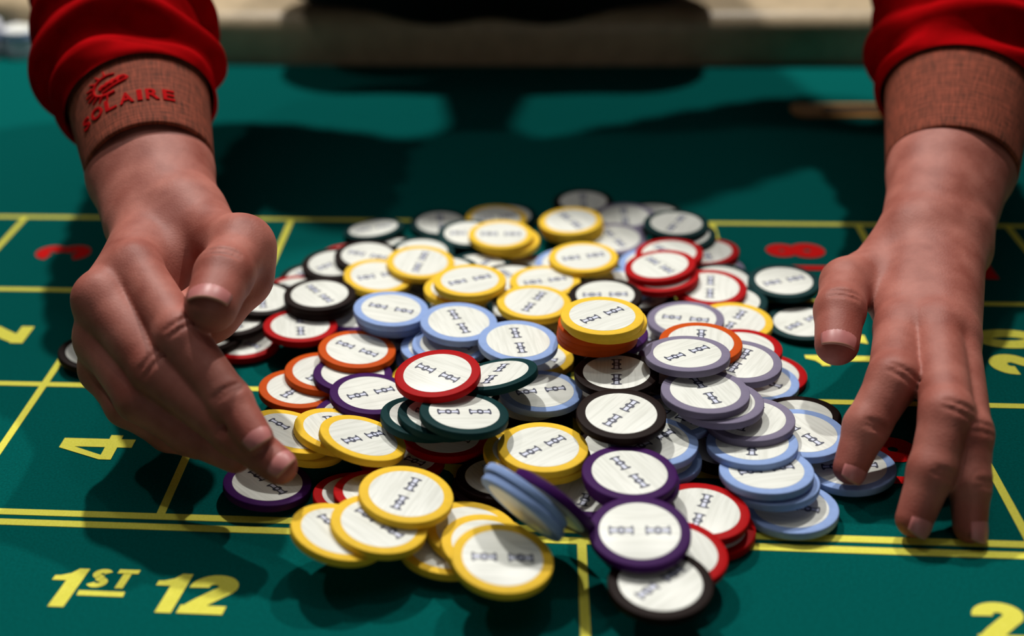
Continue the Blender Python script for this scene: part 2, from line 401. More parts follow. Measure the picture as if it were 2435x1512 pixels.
def mark_mesh():
    hl = 0.0049
    prof = [(-hl, 0.0013), (-hl * 0.965, 0.0021), (-hl * 0.90, 0.0026), (-hl * 0.80, 0.0025), (-hl * 0.74, 0.0019), (-hl * 0.68, 0.00145), (-hl * 0.25, 0.0014), (-hl * 0.20, 0.0019), (-hl * 0.08, 0.0022)]
    up = prof + [(-x, y) for x, y in prof[::-1]]
    loop = up + [(x, -y) for x, y in up[::-1]]
    vv = [(x, y, 0.0001) for x, y in loop]; ff = [tuple(range(len(loop)))[::-1]]; mi = [0]
    def add(poly):
        i0 = len(vv); vv.extend((x, y, 0.00013) for x, y in poly); ff.append(tuple(range(i0, i0 + len(poly)))); mi.append(1)
    for s in (-1, 1):
        x0, x1 = sorted((s * hl * 0.30, s * hl * 0.86))
        add([(x0, -0.0008), (x1, -0.0008), (x1, 0.0008), (x0, 0.0008)])
    add([(0.0008 * math.cos(a), 0.0008 * math.sin(a)) for a in np.linspace(0, 2 * math.pi, 12, endpoint=False)])
    return mesh('bamboo_mark', vv, ff, [M['ink'], M['ink_pale']], False, mi)
MARK = mark_mesh()

def make_chip(col, c, nrm, spin, label, group, under=False, marks=True):
    n3 = Vector(nrm).normalized()
    x = Vector((0, 1, 0)).cross(n3).normalized(); y = n3.cross(x)
    xs = x * math.cos(spin) + y * math.sin(spin); ys = n3.cross(xs)
    o = link('casino_chip', BODY[col])
    o.matrix_world = Matrix(((xs.x, ys.x, n3.x, c[0]), (xs.y, ys.y, n3.y, c[1]), (xs.z, ys.z, n3.z, c[2]), (0, 0, 0, 1)))
    tag(o, label, 'chip', group)
    inl = link('inlay', INLAY, o)
    if marks:
        for s in (-1, 1):
            mk = link('bamboo_mark', MARK, inl); mk.location = (s * 0.0070, 0, 0)
    if under:
        link('inlay', INLAY_U, o)
    return o
GN = {'Y': 'yellow casino chips in the pile', 'B': 'light blue casino chips in the pile', 'R': 'red casino chips in the pile', 'O': 'orange casino chips in the pile', 'P': 'purple casino chips in the pile',
      'G': 'dark green casino chips in the pile', 'K': 'black casino chips in the pile', 'V': 'grey violet casino chips in the pile'}
CHIPS = [
    ('K', (0.37273, 0.02506, 0.0043), (-0.016, -0.0277, 0.9995), -1.561, 'black chip at the far edge centre of the pile', 0),
    ('K', (0.4165, 0.00485, 0.0043), (-0.0332, -0.0056, 0.9994), -0.811, 'black chip at the far edge right of the pile', 0),
    ('V', (0.3978, -0.00646, 0.0075), (-0.0285, -0.0441, 0.9986), -1.549, 'grey violet chip at the far edge right of the pile, right one of two', 0),
    ('G', (0.32317, 0.00095, 0.0039), (0.0018, -0.0165, 0.9999), -0.381, 'dark green chip at the far edge centre of the pile, third of three from left', 0),
    ('G', (0.28106, -0.01347, 0.0047), (0.0203, -0.0422, 0.9989), -1.421, 'dark green chip at the far edge centre of the pile, first of three from left', 0),
    ('Y', (0.31653, -0.01194, 0.0079), (0.0052, -0.0366, 0.9993), 0.233, 'yellow chip at the far edge centre of the pile, first of five from left', 0),
    ('G', (0.30096, -0.04211, 0.0103), (0.0119, -0.0375, 0.9992), 0.048, 'dark green chip at the far edge centre of the pile, second of three from left', 0),
    ('V', (0.38966, -0.04296, 0.0083), (-0.0297, -0.0824, 0.9962), -1.126, 'grey violet chip at the far edge right of the pile, left one of two', 0),
    ('R', (0.33621, -0.07935, 0.0039), (-0.0061, -0.0171, 0.9998), -0.36, 'red chip at the back centre of the pile', 0),
    ('K', (0.2548, -0.05478, 0.0047), (-0.0488, 0.0084, 0.9988), -0.277, 'black chip at the back centre of the pile', 0),
    ('G', (0.23926, -0.0268, 0.0063), (-0.1117, 0.089, 0.9897), 0.262, 'dark green chip at the far edge left of the pile', 0),
    ('K', (0.21098, -0.0954, 0.0043), (0.0069, -0.0313, 0.9995), -0.575, 'black chip at the back left of the pile, first of four from left', 0),
    ('R', (0.23186, -0.07616, 0.0087), (0.0432, -0.021, 0.9988), -0.421, 'red chip at the back left of the pile, right one of two', 0),
    ('G', (0.27394, -0.07032, 0.0107), (0.0248, -0.0363, 0.999), -0.294, 'dark green chip at the back centre of the pile, left one of two', 0),
    ('V', (0.44379, -0.07779, 0.0047), (-0.0575, -0.0241, 0.9981), -0.783, 'grey violet chip at the back right of the pile', 0),
    ('R', (0.44209, -0.06195, 0.0087), (-0.1022, 0.0132, 0.9947), -1.455, 'red chip at the back right of the pile, fourth of five from left', 0),
    ('B', (0.40985, -0.0806, 0.0099), (-0.0415, -0.0373, 0.9984), -0.971, 'light blue chip at the back right of the pile, right one of two', 0),
    ('B', (0.3613, -0.07778, 0.0079), (-0.0176, -0.034, 0.9993), -0.686, 'light blue chip at the back centre of the pile', 0),
    ('G', (0.30923, -0.08675, 0.0087), (0.008, -0.0398, 0.9992), 1.028, 'dark green chip at the back centre of the pile, right one of two', 0),
    ('G', (0.43081, -0.04441, 0.0111), (-0.1217, -0.0043, 0.9926), -0.895, 'dark green chip at the far edge right of the pile, right one of two', 0),
    ('G', (0.42683, -0.03736, 0.0163), (-0.0157, -0.0263, 0.9995), 1.1, 'dark green chip at the far edge right of the pile, left one of two', 0),
    ('G', (0.44717, -0.10063, 0.0091), (0.01, -0.0608, 0.9981), -0.32, 'dark green chip at the back right of the pile, left one of two', 0),
    ('B', (0.38826, -0.11302, 0.0119), (-0.0323, 0.0032, 0.9995), -0.034, 'light blue chip at the back right of the pile, left one of two', 0),
    ('Y', (0.3249, -0.05655, 0.0131), (0.0011, -0.0362, 0.9993), -0.169, 'yellow chip at the far edge centre of the pile, third of five from left', 0),
    ('Y', (0.32085, -0.05725, 0.0167), (0.0033, -0.039, 0.9992), 0.03, 'yellow chip at the far edge centre of the pile, second of five from left', 0),
    ('Y', (0.36399, -0.03263, 0.0119), (-0.0406, -0.0414, 0.9983), -0.739, 'yellow chip at the far edge centre of the pile, fifth of five from left', 0),
    ('Y', (0.36311, -0.03313, 0.0155), (-0.0524, -0.0445, 0.9976), -1.082, 'yellow chip at the far edge centre of the pile, fourth of five from left', 0),
    ('K', (0.27677, -0.11367, 0.0035), (0.0, 0.0, 1.0), -0.842, 'casino chip buried beneath the middle of the pile', 1),
    ('G', (0.29982, -0.13557, 0.0071), (0.0, 0.0, 1.0), -0.849, 'casino chip buried beneath the middle of the pile', 1),
    ('K', (0.32031, -0.12274, 0.0035), (0.0, 0.0, 1.0), -0.869, 'casino chip buried beneath the middle of the pile', 1),
    ('K', (0.34615, -0.13999, 0.0071), (0.0, 0.0, 1.0), -0.883, 'casino chip buried beneath the middle of the pile', 1),
    ('P', (0.2835, -0.1627, 0.0107), (0.0, 0.0, 1.0), -0.822, 'casino chip buried beneath the middle of the pile', 1),
    ('K', (0.31124, -0.17775, 0.0143), (0.0, 0.0, 1.0), -0.837, 'casino chip buried beneath the middle of the pile', 1),
    ('K', (0.33535, -0.17769, 0.0035), (0.0, 0.0, 1.0), -0.843, 'casino chip buried beneath the middle of the pile', 1),
    ('K', (0.35488, -0.17408, 0.0107), (0.0, 0.0, 1.0), -0.871, 'casino chip buried beneath the middle of the pile', 1),
    ('K', (0.37688, -0.17382, 0.0035), (0.0, 0.0, 1.0), -0.881, 'casino chip buried beneath the middle of the pile', 1),
    ('K', (0.37675, -0.17353, 0.0071), (0.0, 0.0, 1.0), -0.886, 'casino chip buried beneath the middle of the pile', 1),
    ('K', (0.38106, -0.12579, 0.0035), (0.0, 0.0, 1.0), -0.917, 'casino chip buried beneath the middle of the pile', 1),
    ('K', (0.32933, -0.10732, 0.0119), (0.0, 0.0, 1.0), -0.897, 'casino chip buried beneath the middle of the pile', 1),
    ('K', (0.35521, -0.12894, 0.0151), (0.0, 0.0, 1.0), -0.909, 'casino chip buried beneath the middle of the pile', 1),
    ('K', (0.39827, -0.17244, 0.0107), (0.0, 0.0, 1.0), -0.911, 'casino chip buried beneath the middle of the pile', 1),
    ('K', (0.40857, -0.20047, 0.0143), (0.0, 0.0, 1.0), -0.905, 'casino chip buried beneath the middle of the pile', 1),
    ('K', (0.39977, -0.11833, 0.0079), (0.0, 0.0, 1.0), -0.944, 'casino chip buried beneath the middle of the pile', 1),
    ('P', (0.26529, -0.16428, 0.0035), (0.0, 0.0, 1.0), -0.798, 'casino chip buried beneath the middle of the pile', 1),
    ('P', (0.31375, -0.23087, 0.0035), (0.0, 0.0, 1.0), -0.785, 'casino chip buried beneath the middle of the pile', 1),
    ('K', (0.34029, -0.23554, 0.0071), (0.0, 0.0, 1.0), -0.808, 'casino chip buried beneath the middle of the pile', 1),
    ('K', (0.38387, -0.24661, 0.0035), (0.0, 0.0, 1.0), -0.831, 'casino chip buried beneath the middle of the pile', 1),
    ('K', (0.38056, -0.27002, 0.0071), (0.0, 0.0, 1.0), -0.814, 'casino chip buried beneath the middle of the pile', 1),
    ('K', (0.42301, -0.24481, 0.0035), (0.0, 0.0, 1.0), -0.869, 'casino chip buried beneath the middle of the pile', 1),
    ('K', (0.42766, -0.26778, 0.0071), (0.0, 0.0, 1.0), -0.86, 'casino chip buried beneath the middle of the pile', 1),
    ('K', (0.40283, -0.20297, 0.0035), (0.0, 0.0, 1.0), -0.882, 'casino chip buried beneath the middle of the pile', 1),
    ('G', (0.29051, -0.10075, 0.0135), (0.0, 0.0, 1.0), -0.873, 'casino chip buried beneath the middle of the pile', 1),
    ('K', (0.22442, -0.09165, 0.0123), (0.001, -0.0401, 0.9992), 0.737, 'black chip at the back left of the pile, third of four from left', 0),
    ('K', (0.24355, -0.08772, 0.0159), (0.0406, -0.0379, 0.9985), -0.258, 'black chip at the back left of the pile, fourth of four from left', 0),
    ('R', (0.20599, -0.1186, 0.0075), (0.0076, -0.0074, 0.9999), -0.579, 'red chip at the back left of the pile, left one of two', 0),
    ('P', (0.24659, -0.17117, 0.0079), (0.0383, 0.0278, 0.9989), 0.113, 'purple chip at the upper middle left of the pile, right one of two', 0),
    ('P', (0.24274, -0.15326, 0.0111), (0.0404, 0.0135, 0.9991), -0.553, 'purple chip at the upper middle left of the pile, left one of two', 0),
    ('R', (0.18652, -0.17436, 0.0043), (0.0198, 0.0277, 0.9994), -0.542, 'red chip at the middle left of the pile', 0),
    ('K', (0.16705, -0.17583, 0.0083), (-0.006, 0.0578, 0.9983), 0.03, 'black chip at the upper middle left of the pile, first of four from left', 0),
    ('K', (0.1798, -0.16242, 0.0119), (0.0125, 0.004, 0.9999), -1.106, 'black chip at the upper middle left of the pile, second of four from left', 0),
    ('R', (0.21892, -0.17696, 0.0163), (0.0519, 0.0369, 0.998), -1.361, 'red chip at the upper middle left of the pile', 0),
    ('K', (0.19185, -0.14548, 0.0163), (0.0741, -0.0323, 0.9967), -1.289, 'black chip at the upper middle left of the pile, third of four from left', 0),
    ('K', (0.22614, -0.15317, 0.0195), (0.0257, -0.0009, 0.9997), -0.276, 'black chip at the upper middle left of the pile, fourth of four from left', 0),
    ('K', (0.22592, -0.15323, 0.0231), (0.0131, -0.0022, 0.9999), -0.886, 'black chip at the back left of the pile, second of four from left', 0),
    ('K', (0.11078, -0.19077, 0.0059), (0.1183, 0.0243, 0.9927), -0.383, 'lone black rimmed chip mostly hidden behind the left fist', 0),
    ('Y', (0.25346, -0.11845, 0.0175), (0.0887, -0.0603, 0.9942), 0.457, 'yellow chip at the back left of the pile', 0),
    ('Y', (0.2765, -0.10535, 0.0203), (0.0516, -0.0619, 0.9967), 1.388, 'yellow chip at the back centre of the pile, first of five from left', 0),
    ('Y', (0.34731, -0.12443, 0.0187), (-0.0123, -0.0034, 0.9999), 0.277, 'yellow chip at the back centre of the pile, fourth of five from left', 0),
    ('Y', (0.3005, -0.13643, 0.0195), (0.0109, 0.0025, 0.9999), 0.054, 'yellow chip at the back centre of the pile, second of five from left', 0),
    ('Y', (0.30685, -0.14588, 0.0291), (-0.0041, -0.0024, 1.0), 0.442, 'yellow chip at the back centre of the pile, third of five from left', 0),
    ('Y', (0.3688, -0.10107, 0.0227), (-0.021, -0.0242, 0.9995), 0.255, 'yellow chip at the back centre of the pile, fifth of five from left', 0),
    ('G', (0.44752, -0.1328, 0.0119), (-0.0684, -0.0235, 0.9974), -0.773, 'dark green chip at the upper middle right of the pile, left one of two', 0),
    ('R', (0.43747, -0.12374, 0.0159), (-0.0274, -0.07, 0.9972), -1.697, 'red chip at the back right of the pile, fifth of five from left', 0),
    ('R', (0.41939, -0.07586, 0.0143), (-0.0693, -0.0221, 0.9974), -0.92, 'red chip at the back right of the pile, third of five from left', 0),
    ('R', (0.41247, -0.11603, 0.0187), (-0.121, -0.01, 0.9926), -0.567, 'red chip at the back right of the pile, second of five from left', 0),
    ('R', (0.41089, -0.11008, 0.0223), (-0.1316, -0.0094, 0.9913), -1.072, 'red chip at the back right of the pile, first of five from left', 0),
    ('G', (0.47978, -0.10803, 0.0127), (-0.0298, -0.0432, 0.9986), 0.32, 'lone dark green chip on felt beside the right thumb, upper of two', 0),
    ('G', (0.48527, -0.14172, 0.0047), (-0.0539, -0.0231, 0.9983), 0.645, 'lone dark green chip on felt partly behind the right thumb, lower of two', 0),
    ('K', (0.37921, -0.14679, 0.0219), (-0.0308, -0.018, 0.9994), 0.011, 'black chip at the upper middle right of the pile', 0),
    ('Y', (0.34148, -0.16194, 0.0247), (0.0142, -0.0084, 0.9999), 1.156, 'yellow chip at the upper middle centre of the pile', 0),
    ('B', (0.26824, -0.17472, 0.0223), (0.0549, -0.0032, 0.9985), -0.223, 'light blue chip at the upper middle centre of the pile, second of three from left', 0),
    ('B', (0.26784, -0.17914, 0.0283), (0.0677, -0.0015, 0.9977), -0.204, 'light blue chip at the upper middle centre of the pile, first of three from left', 0),
    ('Y', (0.44565, -0.16208, 0.0155), (-0.011, -0.0387, 0.9992), 1.044, 'yellow chip at the upper middle right of the pile, third of three from left', 0),
    ('R', (0.4583, -0.19511, 0.0039), (0.0111, -0.0178, 0.9998), -0.634, 'red chip at the middle right of the pile, right one of two', 0),
    ('R', (0.4445, -0.19593, 0.0183), (-0.0394, -0.0073, 0.9992), -0.971, 'red chip at the middle right of the pile, left one of two', 0),
    ('B', (0.45149, -0.20974, 0.0075), (-0.0103, 0.003, 0.9999), -0.51, 'light blue chip at the middle right of the pile', 0),
    ('B', (0.42579, -0.13753, 0.0047), (-0.0559, 0.0068, 0.9984), -0.449, 'light blue chip at the upper middle right of the pile', 0),
    ('V', (0.41925, -0.17053, 0.0207), (-0.056, -0.0029, 0.9984), -0.259, 'grey violet chip at the upper middle right of the pile', 0),
    ('V', (0.41181, -0.20994, 0.0207), (-0.0564, 0.0295, 0.998), -0.063, 'grey violet chip at the middle right of the pile, first of three from left', 0),
    ('K', (0.40964, -0.2308, 0.0247), (-0.0601, 0.0138, 0.9981), -0.956, 'black chip at the middle right of the pile, right one of two', 0),
    ('K', (0.46361, -0.24637, 0.0103), (-0.1007, 0.0439, 0.9939), -0.789, 'black chip at the lower middle right of the pile, third of three from left', 0),
    ('V', (0.43791, -0.22886, 0.0295), (-0.006, -0.0267, 0.9996), 1.068, 'grey violet chip at the middle right of the pile, third of three from left', 0),
    ('O', (0.42096, -0.21762, 0.0331), (-0.0142, -0.0123, 0.9998), -1.718, 'orange chip at the middle right of the pile', 0),
    ('P', (0.378, -0.20344, 0.0291), (-0.0346, 0.011, 0.9993), -0.027, 'purple chip at the upper middle right of the pile', 0),
    ('O', (0.37215, -0.21238, 0.0343), (-0.0311, 0.0171, 0.9994), -0.021, 'orange chip at the upper middle right of the pile, first of three from left', 0),
    ('O', (0.37238, -0.21348, 0.0379), (-0.0309, 0.0136, 0.9994), -1.106, 'orange chip at the upper middle right of the pile, second of three from left', 0),
    ('O', (0.37258, -0.21506, 0.0415), (-0.0308, 0.0103, 0.9995), -1.108, 'orange chip at the upper middle right of the pile, third of three from left', 0),
    ('Y', (0.37543, -0.2195, 0.0455), (-0.0072, 0.007, 0.9999), -0.354, 'yellow chip at the upper middle right of the pile, second of three from left', 0),
    ('Y', (0.37359, -0.22256, 0.0491), (-0.0064, -0.0021, 1.0), 0.642, 'topmost yellow chip capping the tall stack of orange chips', 0),
    ('B', (0.29076, -0.19336, 0.0071), (0.016, 0.016, 0.9997), -0.801, 'light blue chip at the middle centre of the pile, first of four from left', 0),
    ('B', (0.29403, -0.19931, 0.0179), (0.0155, 0.0031, 0.9999), -0.282, 'light blue chip at the middle centre of the pile, second of four from left', 0),
    ('B', (0.3002, -0.20179, 0.0211), (0.0121, 0.0008, 0.9999), -0.444, 'light blue chip at the middle centre of the pile, third of four from left', 0),
    ('Y', (0.34215, -0.20367, 0.0151), (0.0102, 0.0447, 0.9989), -0.315, 'yellow chip at the middle centre of the pile, third of three from left', 0),
    ('B', (0.30384, -0.19375, 0.0291), (0.0487, -0.0411, 0.998), -1.161, 'light blue chip at the upper middle centre of the pile, third of three from left', 0),
    ('B', (0.33405, -0.21459, 0.0303), (0.04, -0.0369, 0.9985), -1.362, 'light blue chip at the middle centre of the pile, fourth of four from left', 0),
    ('K', (0.38014, -0.24251, 0.0299), (-0.042, 0.0032, 0.9991), -1.62, 'black chip at the middle right of the pile, left one of two', 0),
    ('Y', (0.29123, -0.2197, 0.0111), (0.0158, 0.0281, 0.9995), 0.072, 'yellow chip at the middle centre of the pile, first of three from left', 0),
    ('Y', (0.30477, -0.24028, 0.0231), (0.0076, 0.0374, 0.9993), 0.058, 'yellow chip at the middle centre of the pile, second of three from left', 0),
    ('B', (0.34533, -0.24337, 0.0195), (0.0052, 0.0221, 0.9997), 0.26, 'light blue chip at the lower middle centre of the pile', 0),
    ('G', (0.32429, -0.25184, 0.0331), (-0.1948, 0.1687, 0.9662), 1.223, 'dark green chip standing at a steep slant beside the big red chip', 0),
    ('R', (0.24744, -0.24361, 0.0067), (0.0658, 0.0667, 0.9956), -0.492, 'red chip at the lower middle left of the pile', 0),
    ('O', (0.2274, -0.23277, 0.0115), (0.094, 0.0346, 0.995), 1.05, 'orange chip at the lower middle left of the pile', 0),
    ('O', (0.23807, -0.22009, 0.0139), (0.0875, 0.0178, 0.996), 1.032, 'orange chip at the middle left of the pile, left one of two', 0),
    ('P', (0.25356, -0.2259, 0.0167), (0.0634, 0.0389, 0.9972), -0.503, 'purple chip at the middle left of the pile', 0),
    ('O', (0.25337, -0.20753, 0.0199), (0.0774, 0.0087, 0.997), -0.452, 'uncovered orange chip with two slanting marks at left of the pile', 0),
    ('P', (0.25877, -0.25594, 0.0119), (0.0837, 0.0759, 0.9936), -0.477, 'purple chip at the lower middle left of the pile, left one of two', 0),
    ('P', (0.26567, -0.25042, 0.0203), (0.0953, 0.0312, 0.995), 0.565, 'purple chip at the lower middle left of the pile, right one of two', 0),
    ('R', (0.28304, -0.28143, 0.0059), (0.0549, 0.0999, 0.9935), -0.513, 'red chip at the front centre of the pile, left one of two', 0),
    ('R', (0.30203, -0.26789, 0.0083), (0.0425, 0.0962, 0.9944), -0.235, 'red chip at the front centre of the pile, right one of two', 0),
    ('G', (0.29317, -0.27746, 0.0255), (0.0998, 0.0875, 0.9912), -0.139, 'dark green chip at the lower middle centre of the pile, first of three from left', 0),
    ('G', (0.30138, -0.28048, 0.0283), (0.1073, 0.0851, 0.9906), -0.127, 'dark green chip at the lower middle centre of the pile, second of three from left', 0),
    ('G', (0.31203, -0.28876, 0.0351), (0.0762, 0.0768, 0.9941), 0.188, 'dark green chip at the lower middle centre of the pile, third of three from left', 0),
    ('R', (0.29861, -0.26514, 0.0407), (-0.0725, -0.0587, 0.9956), -0.629, 'big red rimmed chip tilted on top of dark green and yellow chips, pile centre', 0),
    ('P', (0.22566, -0.30491, 0.0063), (0.1008, 0.0868, 0.9911), -0.734, 'purple chip flat on the felt beneath the left hand fingertips', 0),
    ('R', (0.26674, -0.31102, 0.0063), (0.0542, 0.1205, 0.9912), -0.906, 'red chip at the very front left of the pile', 0),
    ('R', (0.2774, -0.31925, 0.0139), (0.0478, 0.1178, 0.9919), -0.92, 'red chip at the very front centre of the pile', 0),
    ('Y', (0.23863, -0.28099, 0.0131), (0.2175, 0.1188, 0.9688), -0.283, 'yellow chip at the front left of the pile, second of four from left', 0),
    ('Y', (0.234, -0.28461, 0.0203), (0.293, 0.129, 0.9474), -0.435, 'yellow chip at the front left of the pile, first of four from left', 0),
    ('Y', (0.2542, -0.28167, 0.0199), (0.2097, 0.0943, 0.9732), -1.0, 'yellow chip at the front left of the pile, third of four from left', 0),
    ('Y', (0.26797, -0.29492, 0.0247), (0.2739, 0.1176, 0.9546), 0.841, 'yellow chip sloping down to the right near the left hand fingertips, uncovered', 0),
    ('K', (0.32638, -0.30132, 0.0051), (0.0124, 0.0788, 0.9968), -0.973, 'black chip at the very front centre of the pile, left one of two', 0),
    ('K', (0.32811, -0.29817, 0.0083), (0.0118, 0.0718, 0.9973), -0.977, 'black chip at the very front centre of the pile, right one of two', 0),
    ('K', (0.37382, -0.23432, 0.0115), (-0.0262, 0.0279, 0.9993), 0.624, 'black chip at the lower middle right of the pile, first of three from left', 0),
    ('B', (0.40565, -0.25607, 0.0159), (-0.0382, 0.0346, 0.9987), -0.677, 'light blue chip at the lower middle right of the pile', 0),
    ('B', (0.39657, -0.28397, 0.0111), (-0.0167, 0.0251, 0.9995), -0.304, 'light blue chip at the front right of the pile, second of six from left', 0),
    ('B', (0.39441, -0.284, 0.0199), (-0.0047, -0.0093, 0.9999), 0.694, 'light blue chip at the front right of the pile, first of six from left', 0),
    ('K', (0.38012, -0.28163, 0.0319), (-0.0163, -0.0424, 0.999), 0.952, 'uncovered black rimmed chip with two slanting marks right of a light blue chip', 0),
    ('Y', (0.34772, -0.29266, 0.0167), (-0.0022, 0.0299, 0.9995), 0.047, 'yellow chip at the front centre of the pile, third of three from left', 0),
    ('Y', (0.34001, -0.29447, 0.0203), (0.0042, 0.0231, 0.9997), 0.056, 'yellow chip at the front centre of the pile, first of three from left', 0),
    ('Y', (0.34632, -0.29728, 0.0239), (0.0105, 0.0013, 0.9999), 0.717, 'yellow chip at the front centre of the pile, second of three from left', 0),
    ('B', (0.48082, -0.27943, 0.0059), (-0.1017, 0.0475, 0.9937), -0.038, 'light blue chip on the felt under the right index fingertip', 0),
    ('B', (0.46112, -0.26743, 0.0151), (-0.0268, -0.0135, 0.9996), -0.961, 'light blue chip at the front right of the pile, fifth of six from left', 0),
    ('B', (0.45056, -0.30962, 0.0051), (-0.0575, 0.037, 0.9977), -0.287, 'lowest light blue chip on the felt at the near end of right row', 0),
    ('B', (0.44337, -0.30183, 0.0127), (-0.0637, 0.068, 0.9957), -0.22, 'light blue chip at the very front right of the pile, left one of two', 0),
    ('B', (0.44074, -0.30021, 0.0171), (-0.0599, 0.0651, 0.9961), 0.192, 'light blue chip at the front right of the pile, fourth of six from left', 0),
    ('B', (0.43716, -0.2821, 0.0191), (-0.0641, 0.0566, 0.9963), -1.712, 'light blue chip at the front right of the pile, third of six from left', 0),
    ('V', (0.43795, -0.26795, 0.0223), (-0.0636, 0.0275, 0.9976), 1.05, 'grey violet chip at the lower middle right of the pile, third of three from left', 0),
    ('V', (0.42426, -0.26528, 0.0295), (-0.0272, 0.014, 0.9995), -1.125, 'grey violet chip at the lower middle right of the pile, second of three from left', 0),
    ('V', (0.41818, -0.26281, 0.0331), (-0.0101, 0.0021, 0.9999), -1.22, 'uncovered grey violet chip with two marks, on top of another grey violet chip', 0),
    ('V', (0.41236, -0.23753, 0.0379), (-0.041, 0.0717, 0.9966), 0.572, 'grey violet chip at the middle right of the pile, second of three from left', 0),
    ('P', (0.36621, -0.3064, 0.0075), (0.015, 0.0454, 0.9989), -1.845, 'purple chip at the very front right of the pile, first of three from left', 0),
    ('R', (0.41449, -0.32439, 0.0043), (-0.0412, 0.0015, 0.9992), -0.579, 'red chip at the very front right of the pile, third of three from left', 0),
    ('R', (0.41149, -0.32436, 0.0123), (-0.0022, -0.0128, 0.9999), -1.903, 'red chip at the very front right of the pile, second of three from left', 0),
    ('P', (0.38308, -0.31844, 0.0231), (0.008, -0.004, 1.0), -0.992, 'purple chip at the very front right of the pile, second of three from left', 0),
    ('P', (0.38184, -0.31884, 0.0267), (0.0097, -0.0082, 0.9999), -1.045, 'purple chip with both marks visible just behind the frontmost purple chip', 0),
    ('R', (0.39873, -0.35554, 0.0155), (0.038, -0.0315, 0.9988), -1.283, 'red chip at the very front right of the pile, first of three from left', 0),
    ('K', (0.38999, -0.37927, 0.0193), (-0.0418, -0.0341, 0.9985), 0.756, 'nearest black rimmed chip, half covered by a purple chip, right of yellow line', 0),
    ('P', (0.38341, -0.35798, 0.0267), (-0.0437, -0.1148, 0.9924), -0.004, 'frontmost purple chip with bright white face and two level marks', 0),
    ('Y', (0.30776, -0.34612, 0.0063), (0.0954, 0.0943, 0.991), -0.415, 'yellow chip at the very front centre of the pile, third of six from left', 0),
    ('Y', (0.26597, -0.35614, 0.0203), (0.2478, 0.0877, 0.9648), -0.731, 'yellow chip at near left corner of the pile, tilted, marks hidden', 0),
    ('Y', (0.28151, -0.35169, 0.0215), (0.167, 0.0219, 0.9857), -0.619, 'yellow chip at the very front centre of the pile, first of six from left', 0),
    ('Y', (0.29072, -0.33461, 0.0239), (0.126, -0.0014, 0.992), 1.275, 'uncovered yellow chip with two steep marks lying over two yellow chips at front left', 0),
    ('Y', (0.31844, -0.34023, 0.0103), (0.1585, -0.0127, 0.9873), 0.251, 'yellow chip at the very front centre of the pile, fourth of six from left', 0),
    ('Y', (0.32559, -0.35199, 0.0127), (0.1492, -0.0131, 0.9887), 0.237, 'yellow chip at the very front centre of the pile, fifth of six from left', 0),
    ('Y', (0.33117, -0.37219, 0.0227), (0.0836, -0.0588, 0.9948), 0.098, 'frontmost yellow chip of all, both marks level, lying over other yellow chips', 0),
    ('B', (0.33933, -0.34738, 0.02989), (0.5904, 0.6003, 0.5394), 0.0, 'light blue chip tumbling on edge at the pile front, underside showing', 2),
    ('B', (0.3404, -0.34477, 0.03281), (0.5904, 0.6003, 0.5394), 0.0, 'light blue chip tumbling on edge, pressed behind another light blue one', 2),
    ('P', (0.35187, -0.34376, 0.02966), (0.5904, 0.6003, 0.5394), 0.0, 'purple chip tumbling on edge behind two light blue tilted chips', 2),
]
for (col, cc, nn, sp, lab, kind) in CHIPS:
    grp = 'chips buried in the pile' if kind == 1 else GN[col]
    make_chip(col, cc, nn, sp, lab, grp, under=(kind == 2))

# blurred stacks of white chips by the rail at the far left
for si, (sx, sy, cnt) in enumerate(((-0.185, 0.385, 9), (-0.146, 0.392, 7))):
    for k in range(cnt):
        col = 'B' if k in (5,) else 'W'
        ordn = ['bottom', 'second', 'third', 'fourth', 'fifth', 'sixth', 'seventh', 'eighth', 'ninth'][k] + ('' if k == 0 else ' from bottom')
        make_chip(col, (sx + random.uniform(-.001, .001), sy + random.uniform(-.001, .001), TH * (k + 1) + 0.0001 * k), (0, 0, 1), random.uniform(0, 6),
                  '%s chip, %s, in the %s' % ('white' if col == 'W' else 'blue', ordn, ['taller blurred stack by the far rail', 'shorter blurred stack beside the left sleeve'][si]),
                  ['taller white chip stack by the rail', 'shorter white chip stack by the rail'][si], marks=False)

# ------------------------------------------------------------------ dealer : implicit surface hands
def rc_(P, a, b, ra, rb):
    a = np.asarray(a, float); b = np.asarray(b, float); ab = b - a; L2 = ab @ ab + 1e-12
    t = np.clip(((P - a) @ ab) / L2, 0, 1)
    return np.linalg.norm(P - a - t[..., None] * ab, axis=-1) - (ra + (rb - ra) * t)
def smin(a, b, k):
    if k <= 0: return np.minimum(a, b)
    h = np.clip(0.5 + 0.5 * (b - a) / k, 0, 1)
    return b + (a - b) * h - k * h * (1 - h)

